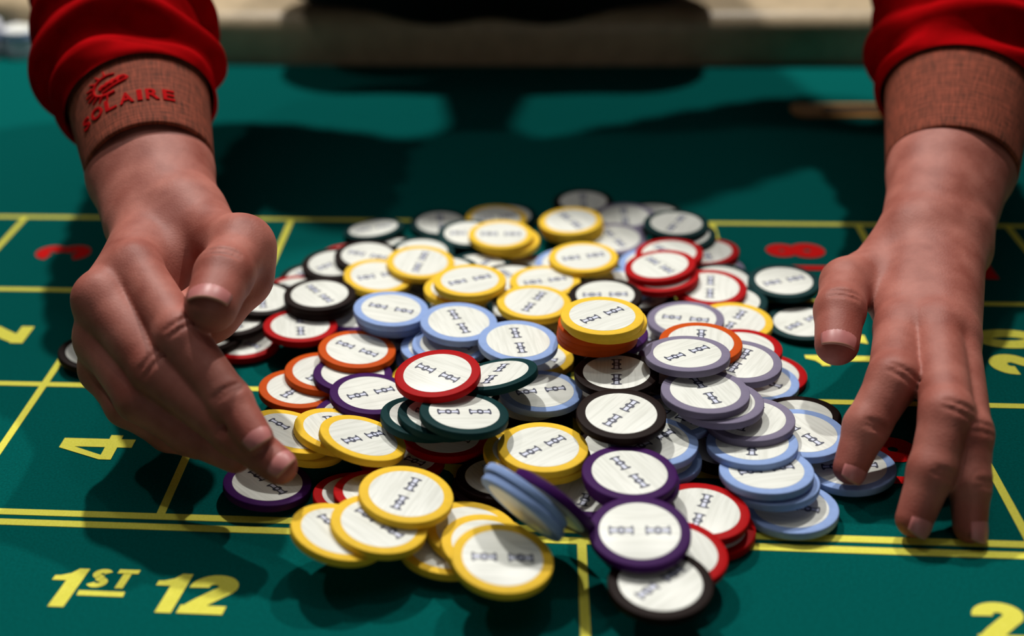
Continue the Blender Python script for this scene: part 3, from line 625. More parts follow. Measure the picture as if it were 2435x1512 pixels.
def surface_nets(F, org, h):
    S = F < 0
    nx, ny, nz = F.shape
    cnt = np.zeros((nx - 1, ny - 1, nz - 1), np.int8); acc = np.zeros((nx - 1, ny - 1, nz - 1, 3), np.float32); ne = np.zeros((nx - 1, ny - 1, nz - 1), np.int16)
    def sl(d): return tuple(slice(d[i], [nx, ny, nz][i] - 1 + d[i]) for i in range(3))
    for ax in range(3):
        e = [0, 0, 0]; e[ax] = 1
        oth = [i for i in range(3) if i != ax]
        for u in (0, 1):
            for w in (0, 1):
                d0 = [0, 0, 0]; d0[oth[0]] = u; d0[oth[1]] = w
                d1 = list(d0); d1[ax] = 1
                f0 = F[sl(d0)]; f1 = F[sl(d1)]
                m = (f0 < 0) != (f1 < 0)
                t = np.where(m, f0 / (f0 - f1 + 1e-20), 0)
                pos = np.zeros(m.shape + (3,), np.float32)
                for i in range(3): pos[..., i] = d0[i]
                pos[..., ax] = t
                acc += pos * m[..., None]; ne += m
    act = ne > 0
    idx = -np.ones(act.shape, np.int64); idx[act] = np.arange(act.sum())
    ijk = np.argwhere(act)
    V = (ijk + acc[act] / ne[act][:, None]) * h + org
    faces = []
    for ax in range(3):
        oth = [i for i in range(3) if i != ax]
        s0 = [slice(None)] * 3; s1 = [slice(None)] * 3
        s0[ax] = slice(0, -1); s1[ax] = slice(1, None)
        m = S[tuple(s0)] != S[tuple(s1)]
        q = np.argwhere(m)
        q = q[(q[:, oth[0]] > 0) & (q[:, oth[1]] > 0) & (q[:, oth[0]] < [nx, ny, nz][oth[0]] - 1) & (q[:, oth[1]] < [nx, ny, nz][oth[1]] - 1)]
        c = []
        for (u, w) in ((-1, -1), (0, -1), (0, 0), (-1, 0)):
            d = q.copy(); d[:, oth[0]] += u; d[:, oth[1]] += w
            c.append(idx[d[:, 0], d[:, 1], d[:, 2]])
        qd = np.stack(c, 1)
        flip = S[q[:, 0], q[:, 1], q[:, 2]]
        if ax == 1: flip = ~flip
        qd[~flip] = qd[~flip][:, ::-1]
        faces.append(qd)
    Fq = np.concatenate(faces)
    return V, Fq[(Fq >= 0).all(1)]

def hand_field(P, H):
    palm = None
    for (a, b, ra, rb) in H['palm']:
        d = rc_(P, a, b, ra, rb); palm = d if palm is None else smin(palm, d, H.get('kp', 0.012))
    fing = None
    for seg in H['fingers']:
        f = None
        for (a, b, ra, rb) in seg:
            d = rc_(P, a, b, ra, rb); f = d if f is None else smin(f, d, 0.0035)
        fing = f if fing is None else smin(fing, f, 0.0012)
    D = smin(palm, fing, H.get('kf', 0.007))
    for (a, b, r, dep) in H.get('creases', []):
        g = rc_(P, a, b, r, r)
        D = -smin(-D, g, 0.0012)
    return D
def eval_hand(H, h):
    pts = np.array([p for g in [H['palm']] + H['fingers'] for (a, b, ra, rb) in g for p in (a, b)])
    lo = pts.min(0) - 0.045; hi = pts.max(0) + 0.045
    n = np.ceil((hi - lo) / h).astype(int) + 1
    # coarse pass finds the band near the surface, fine pass only there
    hc = h * 4; nc = np.ceil(n / 4).astype(int) + 1
    gx = np.stack(np.meshgrid(*[lo[i] + hc * np.arange(nc[i]) for i in range(3)], indexing='ij'), -1)
    Dc = hand_field(gx, H)
    Ff = np.repeat(np.repeat(np.repeat(Dc, 4, 0), 4, 1), 4, 2)[:n[0], :n[1], :n[2]].astype(np.float64)
    near = np.abs(Ff) < hc * 2.2
    q = np.argwhere(near)
    P = lo + q * h
    out = np.empty(len(q))
    for i in range(0, len(q), 200000):
        out[i:i + 200000] = hand_field(P[i:i + 200000], H)
    Ff[near] = out
    return surface_nets(Ff, lo, h)

HANDS = {'left': {'kf': 0.0045,
          'kp': 0.0095,
          'palm': [([0.12523, -0.10895, 0.12022], [0.14464, -0.16242, 0.1011], 0.0205, 0.0195), ([0.14464, -0.16242, 0.1011], [0.16052, -0.20057, 0.09019], 0.0195, 0.0165),
                   ([0.11306, -0.11103, 0.11449], [0.13275, -0.16279, 0.09427], 0.0212, 0.02), ([0.13275, -0.16279, 0.09427], [0.14769, -0.19843, 0.084], 0.02, 0.0182),
                   ([0.13653, -0.10777, 0.1158], [0.15447, -0.15934, 0.09629], 0.0212, 0.02), ([0.15447, -0.15934, 0.09629], [0.17338, -0.20266, 0.08788], 0.02, 0.0178),
                   ([0.15269, -0.2033, 0.08236], [0.16324, -0.25862, 0.08733], 0.015, 0.0116), ([0.15664, -0.21085, 0.08017], [0.15149, -0.27503, 0.08024], 0.0145, 0.012),
                   ([0.15891, -0.2139, 0.07823], [0.15004, -0.27954, 0.06345], 0.014, 0.011), ([0.15997, -0.21523, 0.0755], [0.14867, -0.27926, 0.04708], 0.013, 0.0102),
                   ([0.17338, -0.20266, 0.08788], [0.18319, -0.21661, 0.08528], 0.017, 0.015), ([0.18319, -0.21661, 0.08528], [0.2092, -0.24444, 0.09176], 0.0152, 0.0136),
                   ([0.17338, -0.20266, 0.08788], [0.16057, -0.25161, 0.07108], 0.015, 0.013), ([0.17037, -0.23438, 0.07582], [0.16473, -0.26735, 0.05337], 0.014, 0.013),
                   ([0.2092, -0.24444, 0.09176], [0.20943, -0.25066, 0.07996], 0.013, 0.012), ([0.20943, -0.25066, 0.07996], [0.19698, -0.26431, 0.06964], 0.012, 0.012),
                   ([0.19698, -0.26431, 0.06964], [0.17955, -0.27476, 0.06209], 0.012, 0.013)],
          'fingers': [[([0.16324, -0.25862, 0.08733], [0.19313, -0.29995, 0.07613], 0.0118, 0.0108), ([0.19313, -0.29995, 0.07613], [0.21681, -0.31918, 0.05639], 0.0108, 0.0092),
                       ([0.21681, -0.31918, 0.05639], [0.22976, -0.33266, 0.04759], 0.0092, 0.0074)],
                      [([0.15149, -0.27503, 0.08024], [0.18289, -0.3058, 0.06289], 0.0122, 0.0108), ([0.18289, -0.3058, 0.06289], [0.21898, -0.32339, 0.04369], 0.0108, 0.0094),
                       ([0.21898, -0.32339, 0.04369], [0.23968, -0.33785, 0.03789], 0.0094, 0.0076)],
                      [([0.15004, -0.27954, 0.06345], [0.17378, -0.30691, 0.04979], 0.0112, 0.01), ([0.17378, -0.30691, 0.04979], [0.19553, -0.31205, 0.03561], 0.01, 0.0088),
                       ([0.19553, -0.31205, 0.03561], [0.21657, -0.31891, 0.02905], 0.0088, 0.0072)],
                      [([0.14867, -0.27926, 0.04708], [0.16334, -0.29587, 0.03844], 0.01, 0.0088), ([0.16334, -0.29587, 0.03844], [0.18199, -0.29977, 0.02723], 0.0088, 0.0078),
                       ([0.18199, -0.29977, 0.02723], [0.19604, -0.30426, 0.02444], 0.0078, 0.0064)],
                      [([0.2092, -0.24444, 0.09176], [0.20787, -0.27478, 0.0927], 0.0134, 0.0126), ([0.20787, -0.27478, 0.0927], [0.20717, -0.29607, 0.08914], 0.0126, 0.0114)]],
          'creases': [([0.19929, -0.29992, 0.08662], [0.19793, -0.30188, 0.0869], 0.0008, 1), ([0.19793, -0.30188, 0.0869], [0.19643, -0.30368, 0.08685], 0.0008, 1),
                      ([0.19643, -0.30368, 0.08685], [0.1948, -0.30531, 0.08648], 0.0008, 1), ([0.1948, -0.30531, 0.08648], [0.19308, -0.30673, 0.08581], 0.0008, 1),
                      ([0.19308, -0.30673, 0.08581], [0.1913, -0.30793, 0.08484], 0.0008, 1), ([0.1913, -0.30793, 0.08484], [0.18949, -0.30886, 0.08358], 0.0008, 1),
                      ([0.20151, -0.30172, 0.08478], [0.20015, -0.30368, 0.08505], 0.0008, 1), ([0.20015, -0.30368, 0.08505], [0.19864, -0.30548, 0.085], 0.0008, 1),
                      ([0.19864, -0.30548, 0.085], [0.19701, -0.30711, 0.08463], 0.0008, 1), ([0.19701, -0.30711, 0.08463], [0.1953, -0.30853, 0.08396], 0.0008, 1),
                      ([0.1953, -0.30853, 0.08396], [0.19352, -0.30973, 0.08299], 0.0008, 1), ([0.19352, -0.30973, 0.08299], [0.19171, -0.31066, 0.08173], 0.0008, 1),
                      ([0.18587, -0.30804, 0.07448], [0.18462, -0.31001, 0.07394], 0.0008, 1), ([0.18462, -0.31001, 0.07394], [0.18331, -0.31177, 0.07308], 0.0008, 1),
                      ([0.18331, -0.31177, 0.07308], [0.18196, -0.31328, 0.07193], 0.0008, 1), ([0.18196, -0.31328, 0.07193], [0.1806, -0.31453, 0.07052], 0.0008, 1),
                      ([0.1806, -0.31453, 0.07052], [0.17924, -0.31549, 0.06885], 0.0008, 1), ([0.17924, -0.31549, 0.06885], [0.17792, -0.31614, 0.06696], 0.0008, 1),
                      ([0.18862, -0.30938, 0.07301], [0.18738, -0.31135, 0.07247], 0.0008, 1), ([0.18738, -0.31135, 0.07247], [0.18607, -0.31311, 0.07162], 0.0008, 1),
                      ([0.18607, -0.31311, 0.07162], [0.18472, -0.31462, 0.07047], 0.0008, 1), ([0.18472, -0.31462, 0.07047], [0.18335, -0.31587, 0.06905], 0.0008, 1),
                      ([0.18335, -0.31587, 0.06905], [0.182, -0.31684, 0.06738], 0.0008, 1), ([0.182, -0.31684, 0.06738], [0.18068, -0.31748, 0.06549], 0.0008, 1),
                      ([0.22168, -0.31904, 0.06569], [0.22005, -0.32081, 0.066], 0.0008, 1), ([0.22005, -0.32081, 0.066], [0.21831, -0.32241, 0.06589], 0.0008, 1),
                      ([0.21831, -0.32241, 0.06589], [0.2165, -0.3238, 0.06536], 0.0008, 1), ([0.2165, -0.3238, 0.06536], [0.21468, -0.32496, 0.06445], 0.0008, 1),
                      ([0.21468, -0.32496, 0.06445], [0.21289, -0.32584, 0.06317], 0.0008, 1), ([0.21289, -0.32584, 0.06317], [0.21119, -0.3264, 0.06154], 0.0008, 1),
                      ([0.22324, -0.32068, 0.06463], [0.22162, -0.32244, 0.06494], 0.0008, 1), ([0.22162, -0.32244, 0.06494], [0.21988, -0.32404, 0.06482], 0.0008, 1),
                      ([0.21988, -0.32404, 0.06482], [0.21807, -0.32543, 0.0643], 0.0008, 1), ([0.21807, -0.32543, 0.0643], [0.21624, -0.32659, 0.06338], 0.0008, 1),
                      ([0.21624, -0.32659, 0.06338], [0.21446, -0.32747, 0.0621], 0.0008, 1), ([0.21446, -0.32747, 0.0621], [0.21276, -0.32803, 0.06047], 0.0008, 1),
                      ([0.22184, -0.32157, 0.05384], [0.22048, -0.32361, 0.05406], 0.0008, 1), ([0.22048, -0.32361, 0.05406], [0.21905, -0.32555, 0.0538], 0.0008, 1),
                      ([0.21905, -0.32555, 0.0538], [0.21762, -0.32733, 0.05311], 0.0008, 1), ([0.21762, -0.32733, 0.05311], [0.2162, -0.3289, 0.05199], 0.0008, 1),
                      ([0.2162, -0.3289, 0.05199], [0.21486, -0.33022, 0.05048], 0.0008, 1), ([0.21486, -0.33022, 0.05048], [0.21362, -0.33124, 0.0486], 0.0008, 1),
                      ([0.22384, -0.32297, 0.05328], [0.22247, -0.32501, 0.0535], 0.0008, 1), ([0.22247, -0.32501, 0.0535], [0.22105, -0.32695, 0.05324], 0.0008, 1),
                      ([0.22105, -0.32695, 0.05324], [0.21961, -0.32872, 0.05255], 0.0008, 1), ([0.21961, -0.32872, 0.05255], [0.2182, -0.3303, 0.05143], 0.0008, 1),
                      ([0.2182, -0.3303, 0.05143], [0.21686, -0.33162, 0.04992], 0.0008, 1), ([0.21686, -0.33162, 0.04992], [0.21562, -0.33263, 0.04804], 0.0008, 1),
                      ([0.2169, -0.27533, 0.1033], [0.21452, -0.27548, 0.10467], 0.0008, 1), ([0.21452, -0.27548, 0.10467], [0.21198, -0.27555, 0.10562], 0.0008, 1),
                      ([0.21198, -0.27555, 0.10562], [0.20934, -0.27555, 0.10613], 0.0008, 1), ([0.20934, -0.27555, 0.10613], [0.20665, -0.27548, 0.1062], 0.0008, 1),
                      ([0.20665, -0.27548, 0.1062], [0.20397, -0.27533, 0.10583], 0.0008, 1), ([0.20397, -0.27533, 0.10583], [0.20135, -0.2751, 0.10501], 0.0008, 1),
                      ([0.2168, -0.27828, 0.1028], [0.21442, -0.27844, 0.10418], 0.0008, 1), ([0.21442, -0.27844, 0.10418], [0.21188, -0.27851, 0.10512], 0.0008, 1),
                      ([0.21188, -0.27851, 0.10512], [0.20924, -0.27851, 0.10564], 0.0008, 1), ([0.20924, -0.27851, 0.10564], [0.20655, -0.27843, 0.10571], 0.0008, 1),
                      ([0.20655, -0.27843, 0.10571], [0.20387, -0.27828, 0.10534], 0.0008, 1), ([0.20387, -0.27828, 0.10534], [0.20125, -0.27806, 0.10451], 0.0008, 1)],
          'red': [([0.19313, -0.29995, 0.07613], 0.01, 0.45), ([0.18289, -0.3058, 0.06289], 0.01, 0.45), ([0.17378, -0.30691, 0.04979], 0.01, 0.4), ([0.21681, -0.31918, 0.05639], 0.008, 0.35),
                  ([0.21898, -0.32339, 0.04369], 0.008, 0.35), ([0.22976, -0.33266, 0.04759], 0.012, 0.6), ([0.23968, -0.33785, 0.03789], 0.012, 0.6), ([0.20717, -0.29607, 0.08914], 0.014, 0.65),
                  ([0.20787, -0.27478, 0.0927], 0.01, 0.35), ([0.16324, -0.25862, 0.08733], 0.012, 0.25), ([0.15149, -0.27503, 0.08024], 0.012, 0.25)]},
 'right': {'kf': 0.0045,
           'kp': 0.0095,
           'palm': [([0.5786, -0.03505, 0.10615], [0.56136, -0.09795, 0.08109], 0.021, 0.02), ([0.56136, -0.09795, 0.08109], [0.54277, -0.15171, 0.06497], 0.02, 0.0165),
                    ([0.5667, -0.03797, 0.10095], [0.55033, -0.10212, 0.07548], 0.021, 0.02), ([0.55033, -0.10212, 0.07548], [0.53131, -0.1568, 0.06203], 0.02, 0.0175),
                    ([0.5931, -0.0303, 0.09924], [0.57399, -0.09583, 0.0739], 0.0218, 0.0202), ([0.57399, -0.09583, 0.0739], [0.55371, -0.14836, 0.05617], 0.0202, 0.0166),
                    ([0.55371, -0.14836, 0.05617], [0.55759, -0.15563, 0.05022], 0.0145, 0.01), ([0.53131, -0.1568, 0.06203], [0.50967, -0.2265, 0.04649], 0.014, 0.0112),
                    ([0.53971, -0.15447, 0.06039], [0.5231, -0.23233, 0.0499], 0.016, 0.0118), ([0.54814, -0.15418, 0.0592], [0.53076, -0.2334, 0.04629], 0.0155, 0.011),
                    ([0.55371, -0.14836, 0.05617], [0.53464, -0.22816, 0.03822], 0.0125, 0.009), ([0.53131, -0.1568, 0.06203], [0.51922, -0.16293, 0.05079], 0.0145, 0.013),
                    ([0.51922, -0.16293, 0.05079], [0.49149, -0.19119, 0.05252], 0.013, 0.0112), ([0.50662, -0.18604, 0.04839], [0.50994, -0.20846, 0.04401], 0.007, 0.0075)],
           'fingers': [[([0.50967, -0.2265, 0.04649], [0.49739, -0.26708, 0.04325], 0.0118, 0.0109), ([0.49739, -0.26708, 0.04325], [0.48417, -0.28296, 0.02886], 0.0109, 0.0092),
                        ([0.48417, -0.28296, 0.02886], [0.47689, -0.29441, 0.01519], 0.0092, 0.0072)],
                       [([0.5231, -0.23233, 0.0499], [0.51298, -0.29232, 0.04173], 0.012, 0.0106), ([0.51298, -0.29232, 0.04173], [0.50459, -0.3108, 0.02575], 0.0106, 0.0091),
                        ([0.50459, -0.3108, 0.02575], [0.49712, -0.32238, 0.00971], 0.0091, 0.0074)],
                       [([0.53076, -0.2334, 0.04629], [0.5218, -0.29518, 0.03451], 0.0112, 0.0095), ([0.5218, -0.29518, 0.03451], [0.52025, -0.31092, 0.02013], 0.0095, 0.0082),
                        ([0.52025, -0.31092, 0.02013], [0.51968, -0.32164, 0.00645], 0.0082, 0.0067)],
                       [([0.53464, -0.22816, 0.03822], [0.53158, -0.25336, 0.0299], 0.01, 0.0084), ([0.53158, -0.25336, 0.0299], [0.53234, -0.26413, 0.01798], 0.0084, 0.0074),
                        ([0.53234, -0.26413, 0.01798], [0.53156, -0.27365, 0.00876], 0.0074, 0.0062)],
                       [([0.49149, -0.19119, 0.05252], [0.48337, -0.21784, 0.0511], 0.0118, 0.0112), ([0.48337, -0.21784, 0.0511], [0.47891, -0.2379, 0.04419], 0.0112, 0.0098)]],
           'creases': [([0.50567, -0.27509, 0.04746], [0.50398, -0.27524, 0.04917], 0.0008, 1), ([0.50398, -0.27524, 0.04917], [0.50216, -0.27509, 0.05068], 0.0008, 1),
                       ([0.50216, -0.27509, 0.05068], [0.50023, -0.27464, 0.05195], 0.0008, 1), ([0.50023, -0.27464, 0.05195], [0.49825, -0.27391, 0.05298], 0.0008, 1),
                       ([0.49825, -0.27391, 0.05298], [0.49623, -0.27291, 0.05373], 0.0008, 1), ([0.49623, -0.27291, 0.05373], [0.49422, -0.27165, 0.05418], 0.0008, 1),
                       ([0.50389, -0.27724, 0.04551], [0.5022, -0.27739, 0.04723], 0.0008, 1), ([0.5022, -0.27739, 0.04723], [0.50037, -0.27723, 0.04874], 0.0008, 1),
                       ([0.50037, -0.27723, 0.04874], [0.49845, -0.27678, 0.05001], 0.0008, 1), ([0.49845, -0.27678, 0.05001], [0.49646, -0.27606, 0.05103], 0.0008, 1),
                       ([0.49646, -0.27606, 0.05103], [0.49445, -0.27506, 0.05178], 0.0008, 1), ([0.49445, -0.27506, 0.05178], [0.49244, -0.2738, 0.05224], 0.0008, 1),
                       ([0.52195, -0.29841, 0.0468], [0.52019, -0.29889, 0.04829], 0.0008, 1), ([0.52019, -0.29889, 0.04829], [0.51826, -0.2991, 0.04955], 0.0008, 1),
                       ([0.51826, -0.2991, 0.04955], [0.51621, -0.29906, 0.05057], 0.0008, 1), ([0.51621, -0.29906, 0.05057], [0.51408, -0.29875, 0.05134], 0.0008, 1),
                       ([0.51408, -0.29875, 0.05134], [0.51189, -0.2982, 0.05185], 0.0008, 1), ([0.51189, -0.2982, 0.05185], [0.50969, -0.29739, 0.05207], 0.0008, 1),
                       ([0.52085, -0.30084, 0.0447], [0.51909, -0.30132, 0.04618], 0.0008, 1), ([0.51909, -0.30132, 0.04618], [0.51716, -0.30153, 0.04744], 0.0008, 1),
                       ([0.51716, -0.30153, 0.04744], [0.51511, -0.30149, 0.04847], 0.0008, 1), ([0.51511, -0.30149, 0.04847], [0.51297, -0.30119, 0.04924], 0.0008, 1),
                       ([0.51297, -0.30119, 0.04924], [0.51079, -0.30063, 0.04974], 0.0008, 1), ([0.51079, -0.30063, 0.04974], [0.50859, -0.29982, 0.04996], 0.0008, 1),
                       ([0.53109, -0.29856, 0.03973], [0.52954, -0.29952, 0.04095], 0.0008, 1), ([0.52954, -0.29952, 0.04095], [0.52779, -0.30027, 0.04196], 0.0008, 1),
                       ([0.52779, -0.30027, 0.04196], [0.52589, -0.3008, 0.04275], 0.0008, 1), ([0.52589, -0.3008, 0.04275], [0.52386, -0.30113, 0.04332], 0.0008, 1),
                       ([0.52386, -0.30113, 0.04332], [0.52174, -0.30122, 0.04366], 0.0008, 1), ([0.52174, -0.30122, 0.04366], [0.51955, -0.30108, 0.04374], 0.0008, 1),
                       ([0.53085, -0.30106, 0.03744], [0.52929, -0.30202, 0.03866], 0.0008, 1), ([0.52929, -0.30202, 0.03866], [0.52755, -0.30277, 0.03967], 0.0008, 1),
                       ([0.52755, -0.30277, 0.03967], [0.52564, -0.30331, 0.04047], 0.0008, 1), ([0.52564, -0.30331, 0.04047], [0.52361, -0.30363, 0.04104], 0.0008, 1),
                       ([0.52361, -0.30363, 0.04104], [0.52149, -0.30372, 0.04137], 0.0008, 1), ([0.52149, -0.30372, 0.04137], [0.5193, -0.30358, 0.04145], 0.0008, 1),
                       ([0.49319, -0.28823, 0.02988], [0.4918, -0.28931, 0.03153], 0.0008, 1), ([0.4918, -0.28931, 0.03153], [0.49012, -0.29004, 0.03303], 0.0008, 1),
                       ([0.49012, -0.29004, 0.03303], [0.48822, -0.29041, 0.03435], 0.0008, 1), ([0.48822, -0.29041, 0.03435], [0.48615, -0.29041, 0.03546], 0.0008, 1),
                       ([0.48615, -0.29041, 0.03546], [0.48397, -0.29004, 0.03631], 0.0008, 1), ([0.48397, -0.29004, 0.03631], [0.48174, -0.28929, 0.03687], 0.0008, 1),
                       ([0.49225, -0.28972, 0.0281], [0.49085, -0.2908, 0.02975], 0.0008, 1), ([0.49085, -0.2908, 0.02975], [0.48917, -0.29153, 0.03126], 0.0008, 1),
                       ([0.48917, -0.29153, 0.03126], [0.48727, -0.29189, 0.03258], 0.0008, 1), ([0.48727, -0.29189, 0.03258], [0.4852, -0.2919, 0.03368], 0.0008, 1),
                       ([0.4852, -0.2919, 0.03368], [0.48302, -0.29152, 0.03453], 0.0008, 1), ([0.48302, -0.29152, 0.03453], [0.48079, -0.29078, 0.0351], 0.0008, 1),
                       ([0.51407, -0.31531, 0.02591], [0.51284, -0.31668, 0.02747], 0.0008, 1), ([0.51284, -0.31668, 0.02747], [0.51129, -0.31771, 0.02894], 0.0008, 1),
                       ([0.51129, -0.31771, 0.02894], [0.50948, -0.31839, 0.03027], 0.0008, 1), ([0.50948, -0.31839, 0.03027], [0.50747, -0.3187, 0.03143], 0.0008, 1),
                       ([0.50747, -0.3187, 0.03143], [0.5053, -0.31862, 0.03238], 0.0008, 1), ([0.5053, -0.31862, 0.03238], [0.50304, -0.31814, 0.03309], 0.0008, 1),
                       ([0.51319, -0.31668, 0.02401], [0.51196, -0.31805, 0.02558], 0.0008, 1), ([0.51196, -0.31805, 0.02558], [0.51041, -0.31908, 0.02704], 0.0008, 1),
                       ([0.51041, -0.31908, 0.02704], [0.5086, -0.31976, 0.02837], 0.0008, 1), ([0.5086, -0.31976, 0.02837], [0.50658, -0.32007, 0.02953], 0.0008, 1),
                       ([0.50658, -0.32007, 0.02953], [0.50442, -0.31999, 0.03049], 0.0008, 1), ([0.50442, -0.31999, 0.03049], [0.50216, -0.31951, 0.03119], 0.0008, 1),
                       ([0.52989, -0.3122, 0.02201], [0.52893, -0.31381, 0.0233], 0.0008, 1), ([0.52893, -0.31381, 0.0233], [0.52761, -0.3152, 0.02445], 0.0008, 1),
                       ([0.52761, -0.3152, 0.02445], [0.52599, -0.31635, 0.02541], 0.0008, 1), ([0.52599, -0.31635, 0.02541], [0.52411, -0.31722, 0.02618], 0.0008, 1),
                       ([0.52411, -0.31722, 0.02618], [0.52203, -0.31779, 0.02671], 0.0008, 1), ([0.52203, -0.31779, 0.02671], [0.51978, -0.31804, 0.027], 0.0008, 1),
                       ([0.5298, -0.31374, 0.02004], [0.52884, -0.31535, 0.02134], 0.0008, 1), ([0.52884, -0.31535, 0.02134], [0.52753, -0.31674, 0.02248], 0.0008, 1),
                       ([0.52753, -0.31674, 0.02248], [0.52591, -0.31789, 0.02345], 0.0008, 1), ([0.52591, -0.31789, 0.02345], [0.52403, -0.31876, 0.02421], 0.0008, 1),
                       ([0.52403, -0.31876, 0.02421], [0.52195, -0.31933, 0.02474], 0.0008, 1), ([0.52195, -0.31933, 0.02474], [0.5197, -0.31958, 0.02503], 0.0008, 1),
                       ([0.49072, -0.22116, 0.0607], [0.48852, -0.22106, 0.06182], 0.0008, 1), ([0.48852, -0.22106, 0.06182], [0.48622, -0.2208, 0.06257], 0.0008, 1),
                       ([0.48622, -0.2208, 0.06257], [0.48387, -0.22041, 0.06296], 0.0008, 1), ([0.48387, -0.22041, 0.06296], [0.48152, -0.2199, 0.06297], 0.0008, 1),
                       ([0.48152, -0.2199, 0.06297], [0.4792, -0.21926, 0.06261], 0.0008, 1), ([0.4792, -0.21926, 0.06261], [0.47697, -0.2185, 0.06186], 0.0008, 1),
                       ([0.49011, -0.22394, 0.05974], [0.4879, -0.22383, 0.06086], 0.0008, 1), ([0.4879, -0.22383, 0.06086], [0.4856, -0.22358, 0.06162], 0.0008, 1),
                       ([0.4856, -0.22358, 0.06162], [0.48326, -0.22319, 0.062], 0.0008, 1), ([0.48326, -0.22319, 0.062], [0.4809, -0.22267, 0.06201], 0.0008, 1),
                       ([0.4809, -0.22267, 0.06201], [0.47858, -0.22203, 0.06165], 0.0008, 1), ([0.47858, -0.22203, 0.06165], [0.47635, -0.22128, 0.0609], 0.0008, 1)],
           'red': [([0.49739, -0.26708, 0.04325], 0.01, 0.45), ([0.51298, -0.29232, 0.04173], 0.01, 0.45), ([0.5218, -0.29518, 0.03451], 0.01, 0.45), ([0.48417, -0.28296, 0.02886], 0.008, 0.35),
                   ([0.50459, -0.3108, 0.02575], 0.008, 0.35), ([0.52025, -0.31092, 0.02013], 0.008, 0.35), ([0.47689, -0.29441, 0.01519], 0.012, 0.6), ([0.49712, -0.32238, 0.00971], 0.012, 0.6),
                   ([0.51968, -0.32164, 0.00645], 0.012, 0.6), ([0.47891, -0.2379, 0.04419], 0.014, 0.65), ([0.48337, -0.21784, 0.0511], 0.01, 0.35), ([0.50967, -0.2265, 0.04649], 0.012, 0.25),
                   ([0.5231, -0.23233, 0.0499], 0.012, 0.25)]},
 'nails': [([0.47689, -0.29441, 0.01519], [0.48417, -0.28296, 0.02886], [0.447, -0.6284, 0.63664], 0.0072), ([0.49712, -0.32238, 0.00971], [0.50459, -0.3108, 0.02575], [0.54589, -0.68186, 0.4869], 0.0075),
           ([0.51968, -0.32164, 0.00645], [0.52025, -0.31092, 0.02013], [0.66042, -0.6009, 0.45029], 0.007), ([0.47891, -0.2379, 0.04419], [0.48337, -0.21784, 0.0511], [0.047, -0.18525, 0.98157], 0.0098, 0.0125),
           ([0.22976, -0.33266, 0.04759], [0.21681, -0.31918, 0.05639], [0.18972, -0.67349, 0.71443], 0.0074), ([0.23968, -0.33785, 0.03789], [0.21898, -0.32339, 0.04369], [0.29861, -0.63816, 0.70964], 0.0076),
           ([0.20717, -0.29607, 0.08914], [0.20787, -0.27478, 0.0927], [0.10369, -0.21295, 0.97155], 0.0114, 0.0125)],
 'sleeves': {'left': {'c': [[0.12782, -0.11611, 0.11431], [0.11758, -0.08782, 0.12522], [0.10501, -0.05994, 0.13322], [0.09077, -0.01122, 0.15301], [0.07893, 0.05838, 0.17955], [0.06981, 0.2144, 0.23992], [0.16, 0.24, 0.41]],
                      'r': [(0.0405, 0.036), (0.0485, 0.0425), (0.0505, 0.046), (0.051, 0.048), (0.053, 0.05), (0.056, 0.054), (0.062, 0.062)],
                      'lat': [0.93902, 0.2477, 0.23852],
                      'ph': 0.6,
                      'cuff': {'c': [[0.12398, -0.1055, 0.1184], [0.14368, -0.15995, 0.09739]],
                               'r': [(0.039, 0.0345), (0.0332, 0.0305)],
                               'lat': [0.93902, 0.2477, 0.23852],
                               'front': [-0.12635, -0.39656, 0.90927],
                               'text': True,
                               'tx': -0.001,
                               'ty': -0.0115}},
             'right': {'c': [[0.57768, -0.04211, 0.09597], [0.58566, -0.01309, 0.10684], [0.59469, 0.02126, 0.12115], [0.60695, 0.07209, 0.13948], [0.61121, 0.13126, 0.16446], [0.59135, 0.27381, 0.22307], [0.44, 0.24, 0.41]],
                       'r': [(0.042, 0.0365), (0.0485, 0.043), (0.0505, 0.047), (0.052, 0.05), (0.054, 0.05), (0.056, 0.054), (0.062, 0.062)],
                       'lat': [0.96239, -0.19316, -0.19103],
                       'ph': 2.4,
                       'cuff': {'c': [[0.58067, -0.03123, 0.10005], [0.56243, -0.09754, 0.07521]], 'r': [(0.0405, 0.035), (0.0335, 0.03)], 'lat': [0.96239, -0.19316, -0.19103], 'front': [0.10762, -0.37459, 0.92093]}}},
 'torso': {'body': [([0.3, 0.69, 0.06], [0.3, 0.6, 0.2], 0.13, 0.135), ([0.3, 0.6, 0.2], [0.3, 0.28, 0.43], 0.12, 0.11), ([0.18, 0.25, 0.42], [0.42, 0.25, 0.42], 0.062, 0.062),
                    ([0.16, 0.362, 0.1125], [0.25, 0.362, 0.1025], 0.06, 0.06), ([0.25, 0.362, 0.1025], [0.35, 0.362, 0.1025], 0.06, 0.06), ([0.35, 0.362, 0.1025], [0.44, 0.362, 0.1125], 0.06, 0.06),
                    ([0.3, 0.4, 0.15], [0.3, 0.5, 0.2], 0.07, 0.12)],
           'head': [([0.3, 0.47, 0.32], [0.3, 0.3, 0.42], 0.08, 0.07), ([0.2, 0.24, 0.43], [0.4, 0.24, 0.43], 0.05, 0.05), ([0.3, 0.33, 0.43], [0.3, 0.31, 0.5], 0.055, 0.05), ([0.3, 0.31, 0.54], [0.3, 0.28, 0.555], 0.085, 0.08),
                    ([0.3, 0.25, 0.49], [0.3, 0.235, 0.48], 0.055, 0.045), ([0.3, 0.205, 0.51], [0.3, 0.19, 0.495], 0.012, 0.014), ([0.215, 0.31, 0.52], [0.215, 0.315, 0.545], 0.012, 0.014),
                    ([0.385, 0.31, 0.52], [0.385, 0.315, 0.545], 0.012, 0.014)],
           'hair': [[0.3, 0.325, 0.56], [0.3, 0.31, 0.58], 0.092, 0.09],
